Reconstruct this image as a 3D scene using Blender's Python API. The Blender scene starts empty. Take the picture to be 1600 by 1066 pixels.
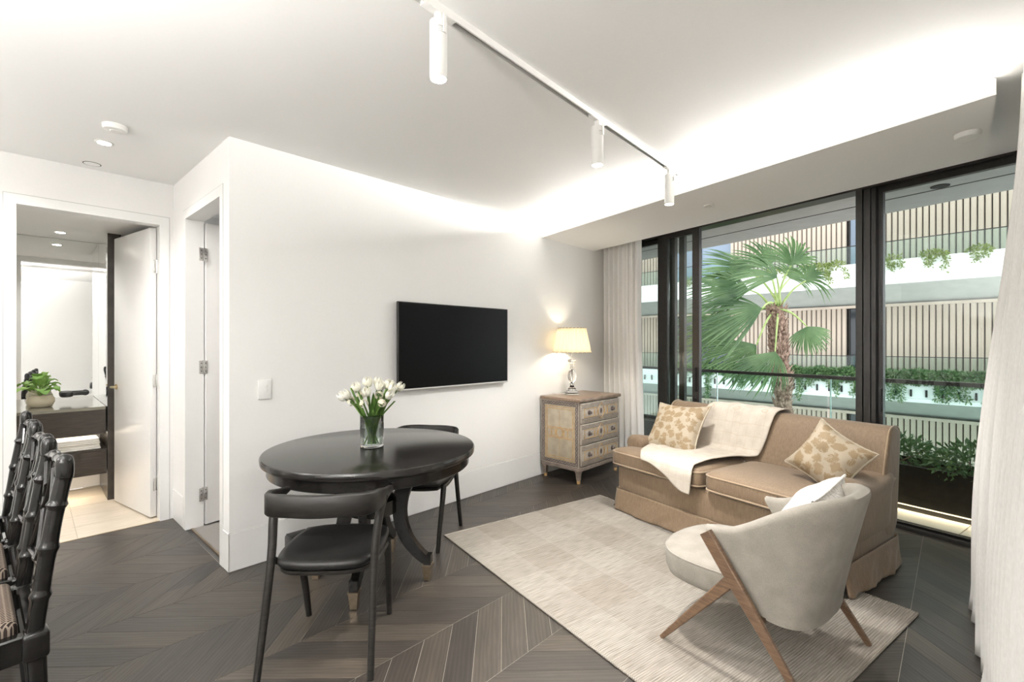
import bpy, bmesh, math, random
from mathutils import Vector, Matrix, noise
random.seed(7)
R = math.radians
sin, cos, pi = math.sin, math.cos, math.pi
scene = bpy.context.scene
COL = scene.collection

# ------------------------------------------------------------------ camera, world, exposure
cd = bpy.data.cameras.new('camera'); cam = bpy.data.objects.new('camera', cd); COL.objects.link(cam)
cam.location = (0, 0, 1.4); cam.rotation_euler = (R(90), 0, 0)
cd.sensor_width = 36; cd.lens = 725 / 1600 * 36; cd.shift_y = 4 / 1600; cd.clip_start = .02
scene.camera = cam
wd = bpy.data.worlds.new('world'); scene.world = wd; wd.use_nodes = True
bg = wd.node_tree.nodes['Background']
bg.inputs[0].default_value = (.95, .98, 1, 1); bg.inputs[1].default_value = 1.4
vs = scene.view_settings
vs.view_transform = 'Standard'; vs.look = 'None'; vs.gamma = 1; vs.use_curve_mapping = False
vs.exposure = 1.1
scene.cycles.max_bounces = 8; scene.cycles.transparent_max_bounces = 14
scene.cycles.sample_clamp_indirect = 4

# ------------------------------------------------------------------ frames of reference (metres)
_l = math.hypot(.692, .722)
UX, UY = .692 / _l, .722 / _l                 # u runs along the television wall, v from it into the room
def uv(u, v): return (u * UX + v * UY, u * UY - v * UX)
BX, BY = .551, -.8346                          # w runs along the window wall, n out through it
def wn(w, n): return (w * BX + n * .8346, w * BY + n * .551)
ANG_U = math.atan2(UY, UX); ANG_B = math.atan2(BY, BX)
CEIL = 2.667; WALLV = -3.21; ENDV = -4.535; RIGHTV = .6; BACKU = -2.8
WIN = 4.44                                     # window plane
def u_at_n(v, n):                              # where a line of constant v meets a plane of constant n
    nu = UX * .8346 + UY * .551; nv = UY * .8346 - UX * .551
    return (n - v * nv) / nu

# ------------------------------------------------------------------ materials
MATS = {}
class NT:
    def __init__(s, name):
        m = bpy.data.materials.new(name); m.use_nodes = True; s.m = m; s.t = m.node_tree
        s.b = s.t.nodes['Principled BSDF']; s.out = s.t.nodes['Material Output']; MATS[name] = m
    def n(s, kind, **kw):
        x = s.t.nodes.new(kind)
        for k, v in kw.items():
            if k in x.inputs.keys(): x.inputs[k].default_value = v
            else: setattr(x, k, v)
        return x
    def l(s, a, b): s.t.links.new(a, b)
    def ramp(s, fac, stops):
        r = s.n('ShaderNodeValToRGB'); e = r.color_ramp.elements
        while len(e) < len(stops): e.new(.5)
        for q, (p, c) in zip(e, stops): q.position = p; q.color = (*c, 1)
        s.l(fac, r.inputs[0]); return r.outputs[0]
    def coord(s, which='Object', scale=(1, 1, 1), rot=(0, 0, 0)):
        c = s.n('ShaderNodeTexCoord'); m = s.n('ShaderNodeMapping')
        m.inputs['Scale'].default_value = scale; m.inputs['Rotation'].default_value = rot
        s.l(c.outputs[which], m.inputs[0]); return m.outputs[0]
    def bump(s, h, strength=.3, dist=.002):
        b = s.n('ShaderNodeBump'); b.inputs['Strength'].default_value = strength; b.inputs['Distance'].default_value = dist
        s.l(h, b.inputs['Height']); s.l(b.outputs[0], s.b.inputs['Normal'])
    def mix(s, fac, a, b, blend='MIX'):
        x = s.n('ShaderNodeMix', data_type='RGBA', blend_type=blend)
        for i, q in ((0, fac), (6, a), (7, b)):
            if isinstance(q, (int, float)): x.inputs[i].default_value = q
            elif isinstance(q, tuple): x.inputs[i].default_value = (*q, 1)
            else: s.l(q, x.inputs[i])
        return x.outputs[2]
    def math(s, op, a, b=0):
        x = s.n('ShaderNodeMath', operation=op)
        for i, q in ((0, a), (1, b)):
            if isinstance(q, (int, float)): x.inputs[i].default_value = q
            else: s.l(q, x.inputs[i])
        return x.outputs[0]

def plain(name, col, rough=.5, metal=0, spec=.5, sheen=0, coat=0):
    k = NT(name); b = k.b
    b.inputs['Base Color'].default_value = (*col, 1); b.inputs['Roughness'].default_value = rough
    b.inputs['Metallic'].default_value = metal; b.inputs['Specular IOR Level'].default_value = spec
    b.inputs['Sheen Weight'].default_value = sheen; b.inputs['Coat Weight'].default_value = coat
    return k
def noisy(name, c1, c2, scale=20, rough=.5, stretch=(1, 1, 1), bump=.2, bd=.002, detail=4, sheen=0, metal=0, coat=0, spec=.5, lo=.35, hi=.65):
    k = plain(name, c1, rough, metal, spec, sheen, coat)
    t = k.n('ShaderNodeTexNoise', Scale=scale, Detail=detail)
    k.l(k.coord('Object', stretch), t.inputs['Vector'])
    k.l(k.ramp(t.outputs[0], [(lo, c1), (hi, c2)]), k.b.inputs['Base Color'])
    if bump: k.bump(t.outputs[0], bump, bd)
    return k
def emit(name, col, strength):
    k = NT(name); k.b.inputs['Base Color'].default_value = (*col, 1)
    k.b.inputs['Emission Color'].default_value = (*col, 1); k.b.inputs['Emission Strength'].default_value = strength
    return k

noisy('wall_paint', (.84, .832, .815), (.85, .842, .825), 60, .55, bump=.04, bd=.001)
noisy('ceiling_paint', (.89, .885, .87), (.90, .895, .88), 60, .7, bump=.03, bd=.001)
noisy('trim_paint', (.83, .825, .81), (.84, .835, .82), 30, .35, bump=0)
noisy('door_paint', (.83, .82, .805), (.84, .83, .815), 30, .28, bump=0)
plain('gap_dark', (.02, .019, .018), .8)
noisy('joint_filler', (.30, .275, .24), (.36, .33, .29), 40, .6, bump=0)
noisy('white_metal', (.80, .79, .76), (.82, .81, .78), 30, .35, bump=0)
noisy('window_frame', (.018, .016, .014), (.026, .023, .02), 30, .38, bump=.03)
noisy('black_plastic', (.010, .010, .010), (.014, .014, .014), 60, .35, bump=0)
plain('tv_screen', (.003, .003, .003), .3, spec=.08)
plain('chrome', (.75, .74, .72), .18, 1)
plain('brass', (.50, .40, .25), .3, 1)
noisy('bronze_cap', (.26, .205, .145), (.34, .27, .19), 40, .35, metal=1, bump=0)
plain('mirror', (.93, .94, .93), .015, 1)
noisy('stone_top', (.20, .19, .15), (.26, .25, .20), 9, .12, bump=0, coat=.3)
noisy('dark_stone', (.030, .025, .020), (.050, .042, .034), 14, .32, bump=.03)
noisy('dark_oak', (.030, .024, .019), (.055, .044, .034), 10, .42, (1, 1, 12), bump=.1)
noisy('bath_tile', (.62, .54, .43), (.70, .62, .51), 5, .4, (1, 5, 1), bump=.02)
noisy('bath_grout', (.5, .44, .35), (.52, .46, .37), 5, .7, bump=0)
noisy('carpet', (.16, .15, .14), (.27, .25, .235), 180, .95, bump=.6, bd=.004)
noisy('towel', (.82, .79, .73), (.88, .86, .81), 260, .95, bump=.6, bd=.003, sheen=.3)
noisy('cream_ceramic', (.72, .64, .48), (.78, .71, .55), 14, .4, bump=.02)
noisy('soil', (.03, .02, .014), (.06, .045, .03), 70, .95, bump=.6)
noisy('leather_black', (.006, .0058, .0055), (.011, .0105, .010), 90, .4, bump=.08, bd=.001, spec=.25)
noisy('white_fur', (.55, .525, .48), (.70, .68, .635), 70, .95, bump=1, bd=.008, sheen=.4)
noisy('walnut', (.065, .037, .021), (.13, .078, .044), 9, .42, (2, 2, 14), bump=.08)
noisy('tile_outdoor', (.66, .58, .46), (.74, .66, .54), 3, .5, (1, 4, 1), bump=.02)
noisy('concrete_soffit', (.46, .455, .44), (.50, .495, .48), 8, .8, bump=.02)
noisy('planter_dark', (.018, .016, .014), (.032, .028, .024), 20, .35, bump=.02)
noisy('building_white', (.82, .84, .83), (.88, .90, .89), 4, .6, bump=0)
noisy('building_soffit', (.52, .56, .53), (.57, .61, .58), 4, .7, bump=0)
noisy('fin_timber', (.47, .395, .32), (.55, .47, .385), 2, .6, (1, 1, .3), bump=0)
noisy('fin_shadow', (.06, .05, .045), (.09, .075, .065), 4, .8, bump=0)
plain('far_glass', (.02, .028, .035), .06, spec=.6)
plain('far_glass_blue', (.20, .26, .34), .1, spec=.6)
noisy('trunk_bark', (.11, .065, .045), (.30, .20, .15), 26, .9, bump=.8, bd=.01)
noisy('bark_scale', (.13, .08, .055), (.42, .30, .23), 18, .85, bump=.3)
noisy('petiole_green', (.30, .42, .13), (.42, .52, .20), 8, .5, bump=0)
noisy('ground_dark', (.05, .06, .045), (.09, .10, .07), 2, .95, bump=0)
noisy('tulip_white', (.86, .84, .70), (.90, .89, .80), 12, .5, (1, 1, .3), bump=.02)
noisy('narcissus_cream', (.84, .78, .60), (.90, .87, .76), 60, .6, bump=.1)
emit('spot_lens', (1, .95, .86), 26)
emit('downlight_lens', (1, .93, .82), 16)
emit('led_strip', (1, .94, .86), 9)
emit('globe_glow', (1, .97, .93), 6)
emit('led_warm', (1, .78, .5), .8)
emit('led_dot', (1, 1, 1), 5)
emit('bulb', (1, .88, .70), 14)

def leafmat(name, c1, c2, scale=6, trans=.25):
    k = noisy(name, c1, c2, scale, .45, bump=0)
    tr = k.n('ShaderNodeBsdfTranslucent'); mx = k.n('ShaderNodeMixShader', Fac=trans)
    tr.inputs[0].default_value = (c2[0] * 1.2, c2[1] * 1.2, c2[2], 1)
    k.l(k.b.outputs[0], mx.inputs[1]); k.l(tr.outputs[0], mx.inputs[2]); k.l(mx.outputs[0], k.out.inputs[0])
leafmat('palm_leaf', (.045, .11, .04), (.15, .25, .105), 3)
leafmat('trailing_leaf', (.11, .17, .045), (.26, .33, .10), 5)
leafmat('hedge_leaf', (.055, .125, .055), (.15, .26, .11), 5)
leafmat('tulip_leaf', (.055, .13, .025), (.14, .25, .05), 8)
leafmat('pot_leaf', (.20, .40, .08), (.45, .66, .22), 10)

# thin window glass: see-through with fresnel reflection
def glassmat(name, tint, refl=1.0):
    k = NT(name); k.t.nodes.remove(k.b)
    tr = k.n('ShaderNodeBsdfTransparent'); tr.inputs[0].default_value = (*tint, 1)
    gl = k.n('ShaderNodeBsdfGlossy', Roughness=0.0); fr = k.n('ShaderNodeFresnel', IOR=1.45)
    mx = k.n('ShaderNodeMixShader'); k.l(k.math('MULTIPLY', fr.outputs[0], refl), mx.inputs[0])
    k.l(tr.outputs[0], mx.inputs[1]); k.l(gl.outputs[0], mx.inputs[2]); k.l(mx.outputs[0], k.out.inputs[0])
glassmat('window_glass', (.86, .895, .88), 1.1)
glassmat('rail_glass', (.86, .94, .92), .8)
k = plain('glass_edge', (.45, .75, .68), .2)
k = plain('crystal', (1, 1, 1), .0); k.b.inputs['Transmission Weight'].default_value = 1; k.b.inputs['IOR'].default_value = 1.5
k = plain('vase_glass', (1, 1, 1), .0); k.b.inputs['Transmission Weight'].default_value = 1; k.b.inputs['IOR'].default_value = 1.45
glassmat('water', (.90, .96, .92), .8)

# black stained oak (furniture)
def blackwood(name, c1, c2, rough, spec=.22):
    k = plain(name, c1, rough, spec=spec)
    t = k.n('ShaderNodeTexNoise', Scale=7, Detail=6, Roughness=.6); k.l(k.coord('Object', (3, 3, 22)), t.inputs['Vector'])
    k.l(k.ramp(t.outputs[0], [(.35, c1), (.7, c2)]), k.b.inputs['Base Color']); k.bump(t.outputs[0], .12, .001)
    return k
blackwood('black_oak', (.007, .0065, .006), (.019, .017, .015), .38)
k = blackwood('table_black', (.006, .0055, .005), (.012, .011, .010), .17, .35)
blackwood('bamboo_black', (.004, .0038, .0035), (.008, .0075, .007), .14, .35)

# parquet plank: grain runs along the plank (local x), tone varies from plank to plank
k = plain('plank_oak', (.05, .04, .03), .33)
oi = k.n('ShaderNodeObjectInfo'); c = k.n('ShaderNodeTexCoord'); ad = k.n('ShaderNodeVectorMath', operation='ADD')
cx = k.n('ShaderNodeCombineXYZ'); k.l(k.math('MULTIPLY', oi.outputs['Random'], 37), cx.inputs[0]); k.l(k.math('MULTIPLY', oi.outputs['Random'], 91), cx.inputs[1])
k.l(c.outputs['Object'], ad.inputs[0]); k.l(cx.outputs[0], ad.inputs[1])
mp = k.n('ShaderNodeMapping'); mp.inputs['Scale'].default_value = (1.6, 11, 1); k.l(ad.outputs[0], mp.inputs[0])
t = k.n('ShaderNodeTexNoise', Scale=2.2, Detail=3, Distortion=.6); k.l(mp.outputs[0], t.inputs['Vector'])
wv = k.n('ShaderNodeTexWave', Scale=1.5, Distortion=7, Detail=3); wv.bands_direction = 'Y'; k.l(mp.outputs[0], wv.inputs['Vector'])
mp2 = k.n('ShaderNodeMapping'); mp2.inputs['Scale'].default_value = (6, 160, 1); k.l(ad.outputs[0], mp2.inputs[0])
t2 = k.n('ShaderNodeTexNoise', Scale=1.2, Detail=4); k.l(mp2.outputs[0], t2.inputs['Vector'])
g = k.mix(.7, wv.outputs[0], t.outputs[0]); g = k.mix(.3, g, t2.outputs[0])
base = k.ramp(g, [(.2, (.019, .016, .0135)), (.5, (.033, .028, .023)), (.8, (.056, .047, .039))])
tone = k.ramp(oi.outputs['Random'], [(0, (.66, .67, .70)), (.5, (1, .98, .95)), (1, (1.40, 1.35, 1.27))])
k.l(k.mix(1.0, base, tone, 'MULTIPLY'), k.b.inputs['Base Color'])
k.l(k.ramp(g, [(.2, (.42,) * 3), (.8, (.3,) * 3)]), k.b.inputs['Roughness']); k.bump(g, .12, .001)

# woven rug: fine weft lines, faint large checks
k = plain('rug_weave', (.6, .55, .48), .95)
co = k.coord('Object'); sp = k.n('ShaderNodeSeparateXYZ'); k.l(co, sp.inputs[0])
def checks(axis, freq, ph):
    return k.math('GREATER_THAN', k.math('SINE', k.math('ADD', k.math('MULTIPLY', axis, freq), ph)), 0)
ck = k.math('ADD', k.math('MULTIPLY', checks(sp.outputs[0], pi / .29, .4), .5), k.math('MULTIPLY', checks(sp.outputs[1], pi / .265, .2), .5))
mpw = k.n('ShaderNodeMapping'); mpw.inputs['Scale'].default_value = (9, 210, 1); k.l(co, mpw.inputs[0])
nz = k.n('ShaderNodeTexNoise', Scale=1, Detail=3); k.l(mpw.outputs[0], nz.inputs['Vector'])
wv = k.n('ShaderNodeTexWave', Scale=30, Distortion=.6, Detail=1); wv.bands_direction = 'Y'; k.l(co, wv.inputs['Vector'])
cc = k.ramp(ck, [(0, (.238, .213, .180)), (.5, (.262, .239, .206)), (1, (.285, .264, .230))])
wf = k.ramp(nz.outputs[0], [(.3, (.60, .57, .54)), (.55, (1, 1, 1)), (.75, (1.12, 1.1, 1.08))])
cc = k.mix(1.0, cc, wf, 'MULTIPLY')
cc = k.mix(1.0, cc, k.ramp(wv.outputs[0], [(.1, (.72, .70, .67)), (.5, (1, 1, 1))]), 'MULTIPLY')
k.l(cc, k.b.inputs['Base Color']); k.bump(wv.outputs[0], .5, .003)

# fabrics
def fabric(name, c1, c2, weave=420, rough=.85, sheen=.4, streak=(1, 1, 1), bump=.25):
    k = plain(name, c1, rough, sheen=sheen)
    t = k.n('ShaderNodeTexNoise', Scale=weave, Detail=2); k.l(k.coord('Object'), t.inputs['Vector'])
    t2 = k.n('ShaderNodeTexNoise', Scale=14, Detail=4); k.l(k.coord('Object', streak), t2.inputs['Vector'])
    k.l(k.ramp(k.mix(.5, t.outputs[0], t2.outputs[0]), [(.35, c1), (.65, c2)]), k.b.inputs['Base Color'])
    k.bump(t.outputs[0], bump, .0015); return k
fabric('sofa_fabric', (.128, .085, .049), (.208, .144, .087), 300, .7, .12, (8, 8, 1))
fabric('sofa_piping', (.235, .165, .10), (.31, .225, .14), 300, .7, .4)
fabric('boucle', (.185, .166, .139), (.255, .234, .2), 330, .95, .08, bump=.6)
k = fabric('linen_throw', (.43, .375, .31), (.56, .51, .44), 420, .95, .08, bump=.4)
sp = k.n('ShaderNodeSeparateXYZ'); k.l(k.coord('Object'), sp.inputs[0])
def fine_lines(a): return k.math('LESS_THAN', k.math('ABSOLUTE', k.math('SINE', k.math('MULTIPLY', a, pi / .062))), .07)
gl_ = k.math('MAXIMUM', fine_lines(sp.outputs[0]), fine_lines(k.math('SUBTRACT', sp.outputs[1], sp.outputs[2])))
bc = k.b.inputs['Base Color']; old = bc.links[0].from_socket
k.l(k.mix(k.math('MULTIPLY', gl_, .35), old, (.36, .26, .17)), bc)
k = plain('damask', (.5, .4, .25), .65)
co = k.coord('Object', (1, 1, .2))
nz = k.n('ShaderNodeTexNoise', Scale=16, Detail=3, Distortion=.8); k.l(co, nz.inputs['Vector'])
wrp = k.n('ShaderNodeVectorMath', operation='MULTIPLY_ADD'); wrp.inputs[1].default_value = (.09, .09, 0); k.l(nz.outputs['Color'], wrp.inputs[0]); k.l(co, wrp.inputs[2])
vo = k.n('ShaderNodeTexVoronoi', Scale=15, Randomness=.6); k.l(wrp.outputs[0], vo.inputs['Vector'])
v2 = k.n('ShaderNodeTexVoronoi', Scale=46, Randomness=1.0); v2.feature = 'DISTANCE_TO_EDGE'; k.l(wrp.outputs[0], v2.inputs['Vector'])
vein = k.math('LESS_THAN', v2.outputs['Distance'], .035)
lf = k.math('ADD', vo.outputs['Distance'], k.math('MULTIPLY', vein, .12))
k.l(k.ramp(lf, [(.44, (.25, .178, .098)), (.50, (.385, .32, .235))]), k.b.inputs['Base Color']); k.bump(lf, .1, .002)
k = plain('curtain_linen', (.82, .79, .74), .9)
t = k.n('ShaderNodeTexNoise', Scale=260, Detail=2); k.l(k.coord('Object', (1, 1, .25)), t.inputs['Vector'])
k.l(k.ramp(t.outputs[0], [(.3, (.85, .83, .80)), (.7, (.92, .905, .88))]), k.b.inputs['Base Color']); k.bump(t.outputs[0], .15, .001)
tr = k.n('ShaderNodeBsdfTranslucent'); tr.inputs[0].default_value = (.85, .82, .76, 1); mx = k.n('ShaderNodeMixShader', Fac=.15)
k.l(k.b.outputs[0], mx.inputs[1]); k.l(tr.outputs[0], mx.inputs[2]); k.l(mx.outputs[0], k.out.inputs[0])
k = plain('lamp_pleats', (.88, .83, .72), .9)
tr = k.n('ShaderNodeBsdfTranslucent'); tr.inputs[0].default_value = (.96, .90, .76, 1); mx = k.n('ShaderNodeMixShader', Fac=.6)
k.l(k.b.outputs[0], mx.inputs[1]); k.l(tr.outputs[0], mx.inputs[2]); k.l(mx.outputs[0], k.out.inputs[0])
# greek-key like seat cloth
k = plain('key_cloth', (.1, .08, .07), .9, spec=.1)
br = k.n('ShaderNodeTexBrick', Scale=16); br.inputs['Mortar Size'].default_value = .045
br.inputs['Color1'].default_value = (.018, .013, .011, 1); br.inputs['Color2'].default_value = (.03, .022, .018, 1); br.inputs['Mortar'].default_value = (.16, .13, .105, 1)
k.l(k.coord('Object', (1.6, 1.6, 1.6), (0, 0, R(45))), br.inputs['Vector']); k.l(br.outputs[0], k.b.inputs['Base Color'])
# painted chest
noisy('chest_paint', (.13, .10, .08), (.23, .185, .15), 16, .55, (1, 1, 4), bump=.08)
noisy('chest_cream', (.36, .305, .225), (.44, .38, .29), 12, .5, bump=.05)
noisy('chest_gilt', (.36, .22, .09), (.52, .34, .15), 30, .45, bump=.05)
noisy('chest_line', (.07, .05, .045), (.13, .10, .09), 30, .6, bump=0)
noisy('chest_top', (.15, .10, .068), (.26, .185, .13), 12, .28, (1, 8, 1), bump=.04)
noisy('chest_white', (.33, .285, .235), (.43, .375, .315), 20, .5, bump=.03)

# ------------------------------------------------------------------ mesh building
class MB:
    def __init__(s): s.v = []; s.f = []
    def add(s, vs, fs):
        o = len(s.v); s.v += [tuple(p) for p in vs]; s.f += [tuple(i + o for i in f) for f in fs]; return s
    def box(s, x0, x1, y0, y1, z0, z1, bev=0, seg=2, M=None):
        bm = bmesh.new(); bmesh.ops.create_cube(bm, size=1)
        for q in bm.verts: q.co = ((x0 + x1) / 2 + q.co.x * (x1 - x0), (y0 + y1) / 2 + q.co.y * (y1 - y0), (z0 + z1) / 2 + q.co.z * (z1 - z0))
        if bev: bmesh.ops.bevel(bm, geom=bm.edges[:], offset=bev, segments=seg, profile=.5, affect='EDGES')
        if M: bmesh.ops.transform(bm, matrix=M, verts=bm.verts)
        bm.verts.index_update()
        s.add([q.co[:] for q in bm.verts], [[q.index for q in f.verts] for f in bm.faces]); bm.free(); return s
    def prism(s, poly, z0, z1):
        a = sum(p[0] * q[1] - q[0] * p[1] for p, q in zip(poly, poly[1:] + poly[:1]))
        if a < 0: poly = poly[::-1]
        n = len(poly)
        s.add([(*p, z0) for p in poly] + [(*p, z1) for p in poly],
              [tuple(range(n))[::-1], tuple(range(n, 2 * n))] + [(i, (i + 1) % n, n + (i + 1) % n, n + i) for i in range(n)]); return s
    def loft(s, rings, cap=True, closed=True):
        n = len(rings[0]); vs = [p for r in rings for p in r]; fs = []
        for k in range(len(rings) - 1):
            for i in range(n if closed else n - 1):
                j = (i + 1) % n; fs.append((k * n + i, k * n + j, (k + 1) * n + j, (k + 1) * n + i))
        if cap and closed: fs += [tuple(range(n))[::-1], tuple(range((len(rings) - 1) * n, len(rings) * n))]
        return s.add(vs, fs)
    def tube(s, path, rad, seg=10, cap=True, up=None, flat=1.0):
        path = [Vector(p) for p in path]; rings = []; N = len(path)
        if not isinstance(rad, (list, tuple)): rad = [rad] * N
        pv = None
        for i, p in enumerate(path):
            t = (path[min(i + 1, N - 1)] - path[max(i - 1, 0)]).normalized()
            if pv is None: pv = (Vector(up) if up else (Vector((0, 0, 1)) if abs(t.z) < .9 else Vector((1, 0, 0))))
            a = (pv - t * pv.dot(t)).normalized(); c = t.cross(a); pv = a
            rings.append([p + (a * cos(2 * pi * k / seg) + c * sin(2 * pi * k / seg) * flat) * rad[i] for k in range(seg)])
        return s.loft([r[::-1] for r in rings] if False else rings, cap)
    def bar(s, path, ws, hs, up=(0, 0, 1), rnd=.3):
        """bar of rounded rectangular section swept along a path; ws across, hs along 'up'"""
        path = [Vector(p) for p in path]; rings = []; N = len(path); up = Vector(up)
        if not isinstance(ws, (list, tuple)): ws = [ws] * N
        if not isinstance(hs, (list, tuple)): hs = [hs] * N
        for i, p in enumerate(path):
            t = (path[min(i + 1, N - 1)] - path[max(i - 1, 0)]).normalized()
            c = t.cross(up).normalized(); a = c.cross(t)
            w, h = ws[i] / 2, hs[i] / 2; r = min(w, h) * rnd
            pr = [(w - r, -h), (w, -h + r), (w, h - r), (w - r, h), (-w + r, h), (-w, h - r), (-w, -h + r), (-w + r, -h)]
            rings.append([p + c * x + a * y for x, y in pr])
        return s.loft(rings)
    def lathe(s, prof, seg=24, o=(0, 0, 0), sx=1, sy=1):
        rings = [[(o[0] + r * sx * cos(2 * pi * k / seg), o[1] + r * sy * sin(2 * pi * k / seg), o[2] + z) for k in range(seg)] for r, z in prof]
        return s.loft(rings)
    def grid(s, fn, nu, nv):
        return s.add([fn(i / nu, j / nv) for j in range(nv + 1) for i in range(nu + 1)],
                     [(j * (nu + 1) + i, j * (nu + 1) + i + 1, (j + 1) * (nu + 1) + i + 1, (j + 1) * (nu + 1) + i) for j in range(nv) for i in range(nu)])
    def mesh(s, name, angle=38):
        me = bpy.data.meshes.new(name); me.from_pydata(s.v, [], s.f); me.validate()
        bm = bmesh.new(); bm.from_mesh(me); bmesh.ops.recalc_face_normals(bm, faces=bm.faces); bm.to_mesh(me); bm.free()
        me.polygons.foreach_set('use_smooth', [True] * len(me.polygons)); me.set_sharp_from_angle(angle=R(angle)); return me
    def ob(s, name, mat, parent=None, angle=38, solid=0, sub=0, bev=0):
        return link(name, s.mesh(name, angle), mat, parent, solid, sub, bev)

def link(name, me, mat, parent=None, solid=0, sub=0, bev=0):
    if mat and not me.materials: me.materials.append(MATS[mat])
    o = bpy.data.objects.new(name, me); COL.objects.link(o); o.parent = parent
    if bev: m = o.modifiers.new('b', 'BEVEL'); m.width = bev; m.segments = 2; m.limit_method = 'ANGLE'; m.angle_limit = R(40)
    if solid: m = o.modifiers.new('s', 'SOLIDIFY'); m.thickness = solid; m.offset = 0
    if sub: m = o.modifiers.new('d', 'SUBSURF'); m.levels = sub; m.render_levels = sub
    return o
def tag(o, label, cat=None, group=None, kind=None):
    if label: o['label'] = label
    if cat: o['category'] = cat
    if group: o['group'] = group
    if kind: o['kind'] = kind
    return o
def thing(name, label, cat, loc=(0, 0, 0), rz=0, group=None, kind=None):
    o = bpy.data.objects.new(name, None); COL.objects.link(o); o.location = loc; o.rotation_euler = (0, 0, rz)
    return tag(o, label, cat, group, kind)
def box(name, mat, parent, x0, x1, y0, y1, z0, z1, bev=0, seg=2):
    return MB().box(x0, x1, y0, y1, z0, z1, bev, seg).ob(name, mat, parent)
def struct(name, mb, mat, label, parent=None, cat=None):
    return tag(mb.ob(name, mat, parent), label, cat or name.split('_')[0], kind='structure')
def light(kind, name, loc, energy, col=(1, .93, .84), parent=None, rot=None, **kw):
    d = bpy.data.lights.new(name, kind); d.energy = energy; d.color = col
    for a, b in kw.items(): setattr(d, a, b)
    o = bpy.data.objects.new(name, d); COL.objects.link(o); o.location = loc; o.parent = parent
    if rot: o.rotation_euler = rot
    return o
def copy_tree(o, parent=None):
    c = o.copy(); COL.objects.link(c); c.parent = parent
    for ch in list(o.children): copy_tree(ch, c)
    return c
def orient(o, loc, x, z):
    x = Vector(x).normalized(); z = Vector(z); z = (z - x * z.dot(x)).normalized(); y = z.cross(x)
    M = Matrix((x, y, z)).transposed().to_4x4(); M.translation = Vector(loc); o.matrix_world = M
def smoothstep(t): t = max(0, min(1, t)); return t * t * (3 - 2 * t)
def curve(pts, t):                                # catmull-rom through points, t in 0..1
    n = len(pts) - 1; x = min(max(t, 0), 1) * n; i = min(int(x), n - 1); q = x - i
    P = [Vector(pts[max(0, min(n, i + d))]) for d in (-1, 0, 1, 2)]
    return .5 * ((2 * P[1]) + (P[2] - P[0]) * q + (2 * P[0] - 5 * P[1] + 4 * P[2] - P[3]) * q * q + (3 * P[1] - P[0] - 3 * P[2] + P[3]) * q ** 3)
def lerp_list(xs, t):
    n = len(xs) - 1; x = min(max(t, 0), 1) * n; i = min(int(x), n - 1); return xs[i] + (xs[i + 1] - xs[i]) * (x - i)

# ================================================================== THE ROOM
A = (.851, WALLV); B = (.808, ENDV)               # corner of the television wall; inner corner of the hall (u, v)
UWIN_TV = u_at_n(WALLV, WIN + .2); UWIN_R = u_at_n(RIGHTV, WIN + .2)
def pr(pts): return [uv(*p) for p in pts]

# ---- floor with chevron planks
fl = MB().prism(pr([(BACKU, RIGHTV), (u_at_n(RIGHTV, WIN - .06), RIGHTV), (u_at_n(WALLV, WIN - .06), WALLV), A, B, (BACKU, ENDV)]), -.12, -.0012)
floor = struct('floor', fl, 'joint_filler', 'dark chevron oak floor of the living room')
def clip(poly, fn):                               # keep the part of a polygon where fn >= 0 (fn linear)
    out = []
    for p, q in zip(poly, poly[1:] + poly[:1]):
        a, b = fn(p), fn(q)
        if a >= 0: out.append(p)
        if (a >= 0) != (b >= 0): t = a / (a - b); out.append((p[0] + (q[0] - p[0]) * t, p[1] + (q[1] - p[1]) * t))
    return out
CW, PITCH, GAP = .41, .172, .0011
planks = []
uend = lambda v: u_at_n(v, WIN - .06)
slope_n = (uend(0) - uend(-1))
for c in range(-8, 6):
    v0 = -1.815 + c * CW; v1 = v0 + CW
    if v1 < ENDV or v0 > RIGHTV: continue
    s = -1 if c % 2 == 0 else 1                   # planks slant back or forward as v grows
    for j in range(-36, 46):
        ua = 2.67 + j * PITCH if c % 2 == 0 else 2.67 + j * PITCH - CW
        ua0 = ua + GAP; ub0 = ua + PITCH - GAP
        poly = [(ua0, v0 + GAP), (ub0, v0 + GAP), (ub0 + s * CW, v1 - GAP), (ua0 + s * CW, v1 - GAP)]
        full = True
        um = max(p[0] for p in poly)
        base_fns = [lambda p: RIGHTV - p[1], lambda p: p[0] - BACKU, lambda p: uend(0) + slope_n * p[1] - p[0]]
        if um <= B[0]: sets = [base_fns + [lambda p: p[1] - ENDV]]
        else: sets = [base_fns + [lambda p: p[1] - WALLV], base_fns + [lambda p: WALLV - p[1], lambda p: B[0] - p[0] + .03 * (p[1] - ENDV), lambda p: p[1] - ENDV]]
        src = poly
        for fns in sets:
            poly = src; full = True
            for fn in fns:
                q = clip(poly, fn) if poly else []
                if q != poly: full = False
                poly = q
            if len(poly) < 3: continue
            cu = sum(p[0] for p in poly) / len(poly); cv = sum(p[1] for p in poly) / len(poly)
            x, y = uv(cu, cv)
            vis = y > .4 and abs(x) < 1.35 * y
            planks.append((0 if vis else 1, math.hypot(x, y), s, full, poly, ua, v0))
planks.sort(key=lambda t: t[:2])
shared = {}
rest = MB()
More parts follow.
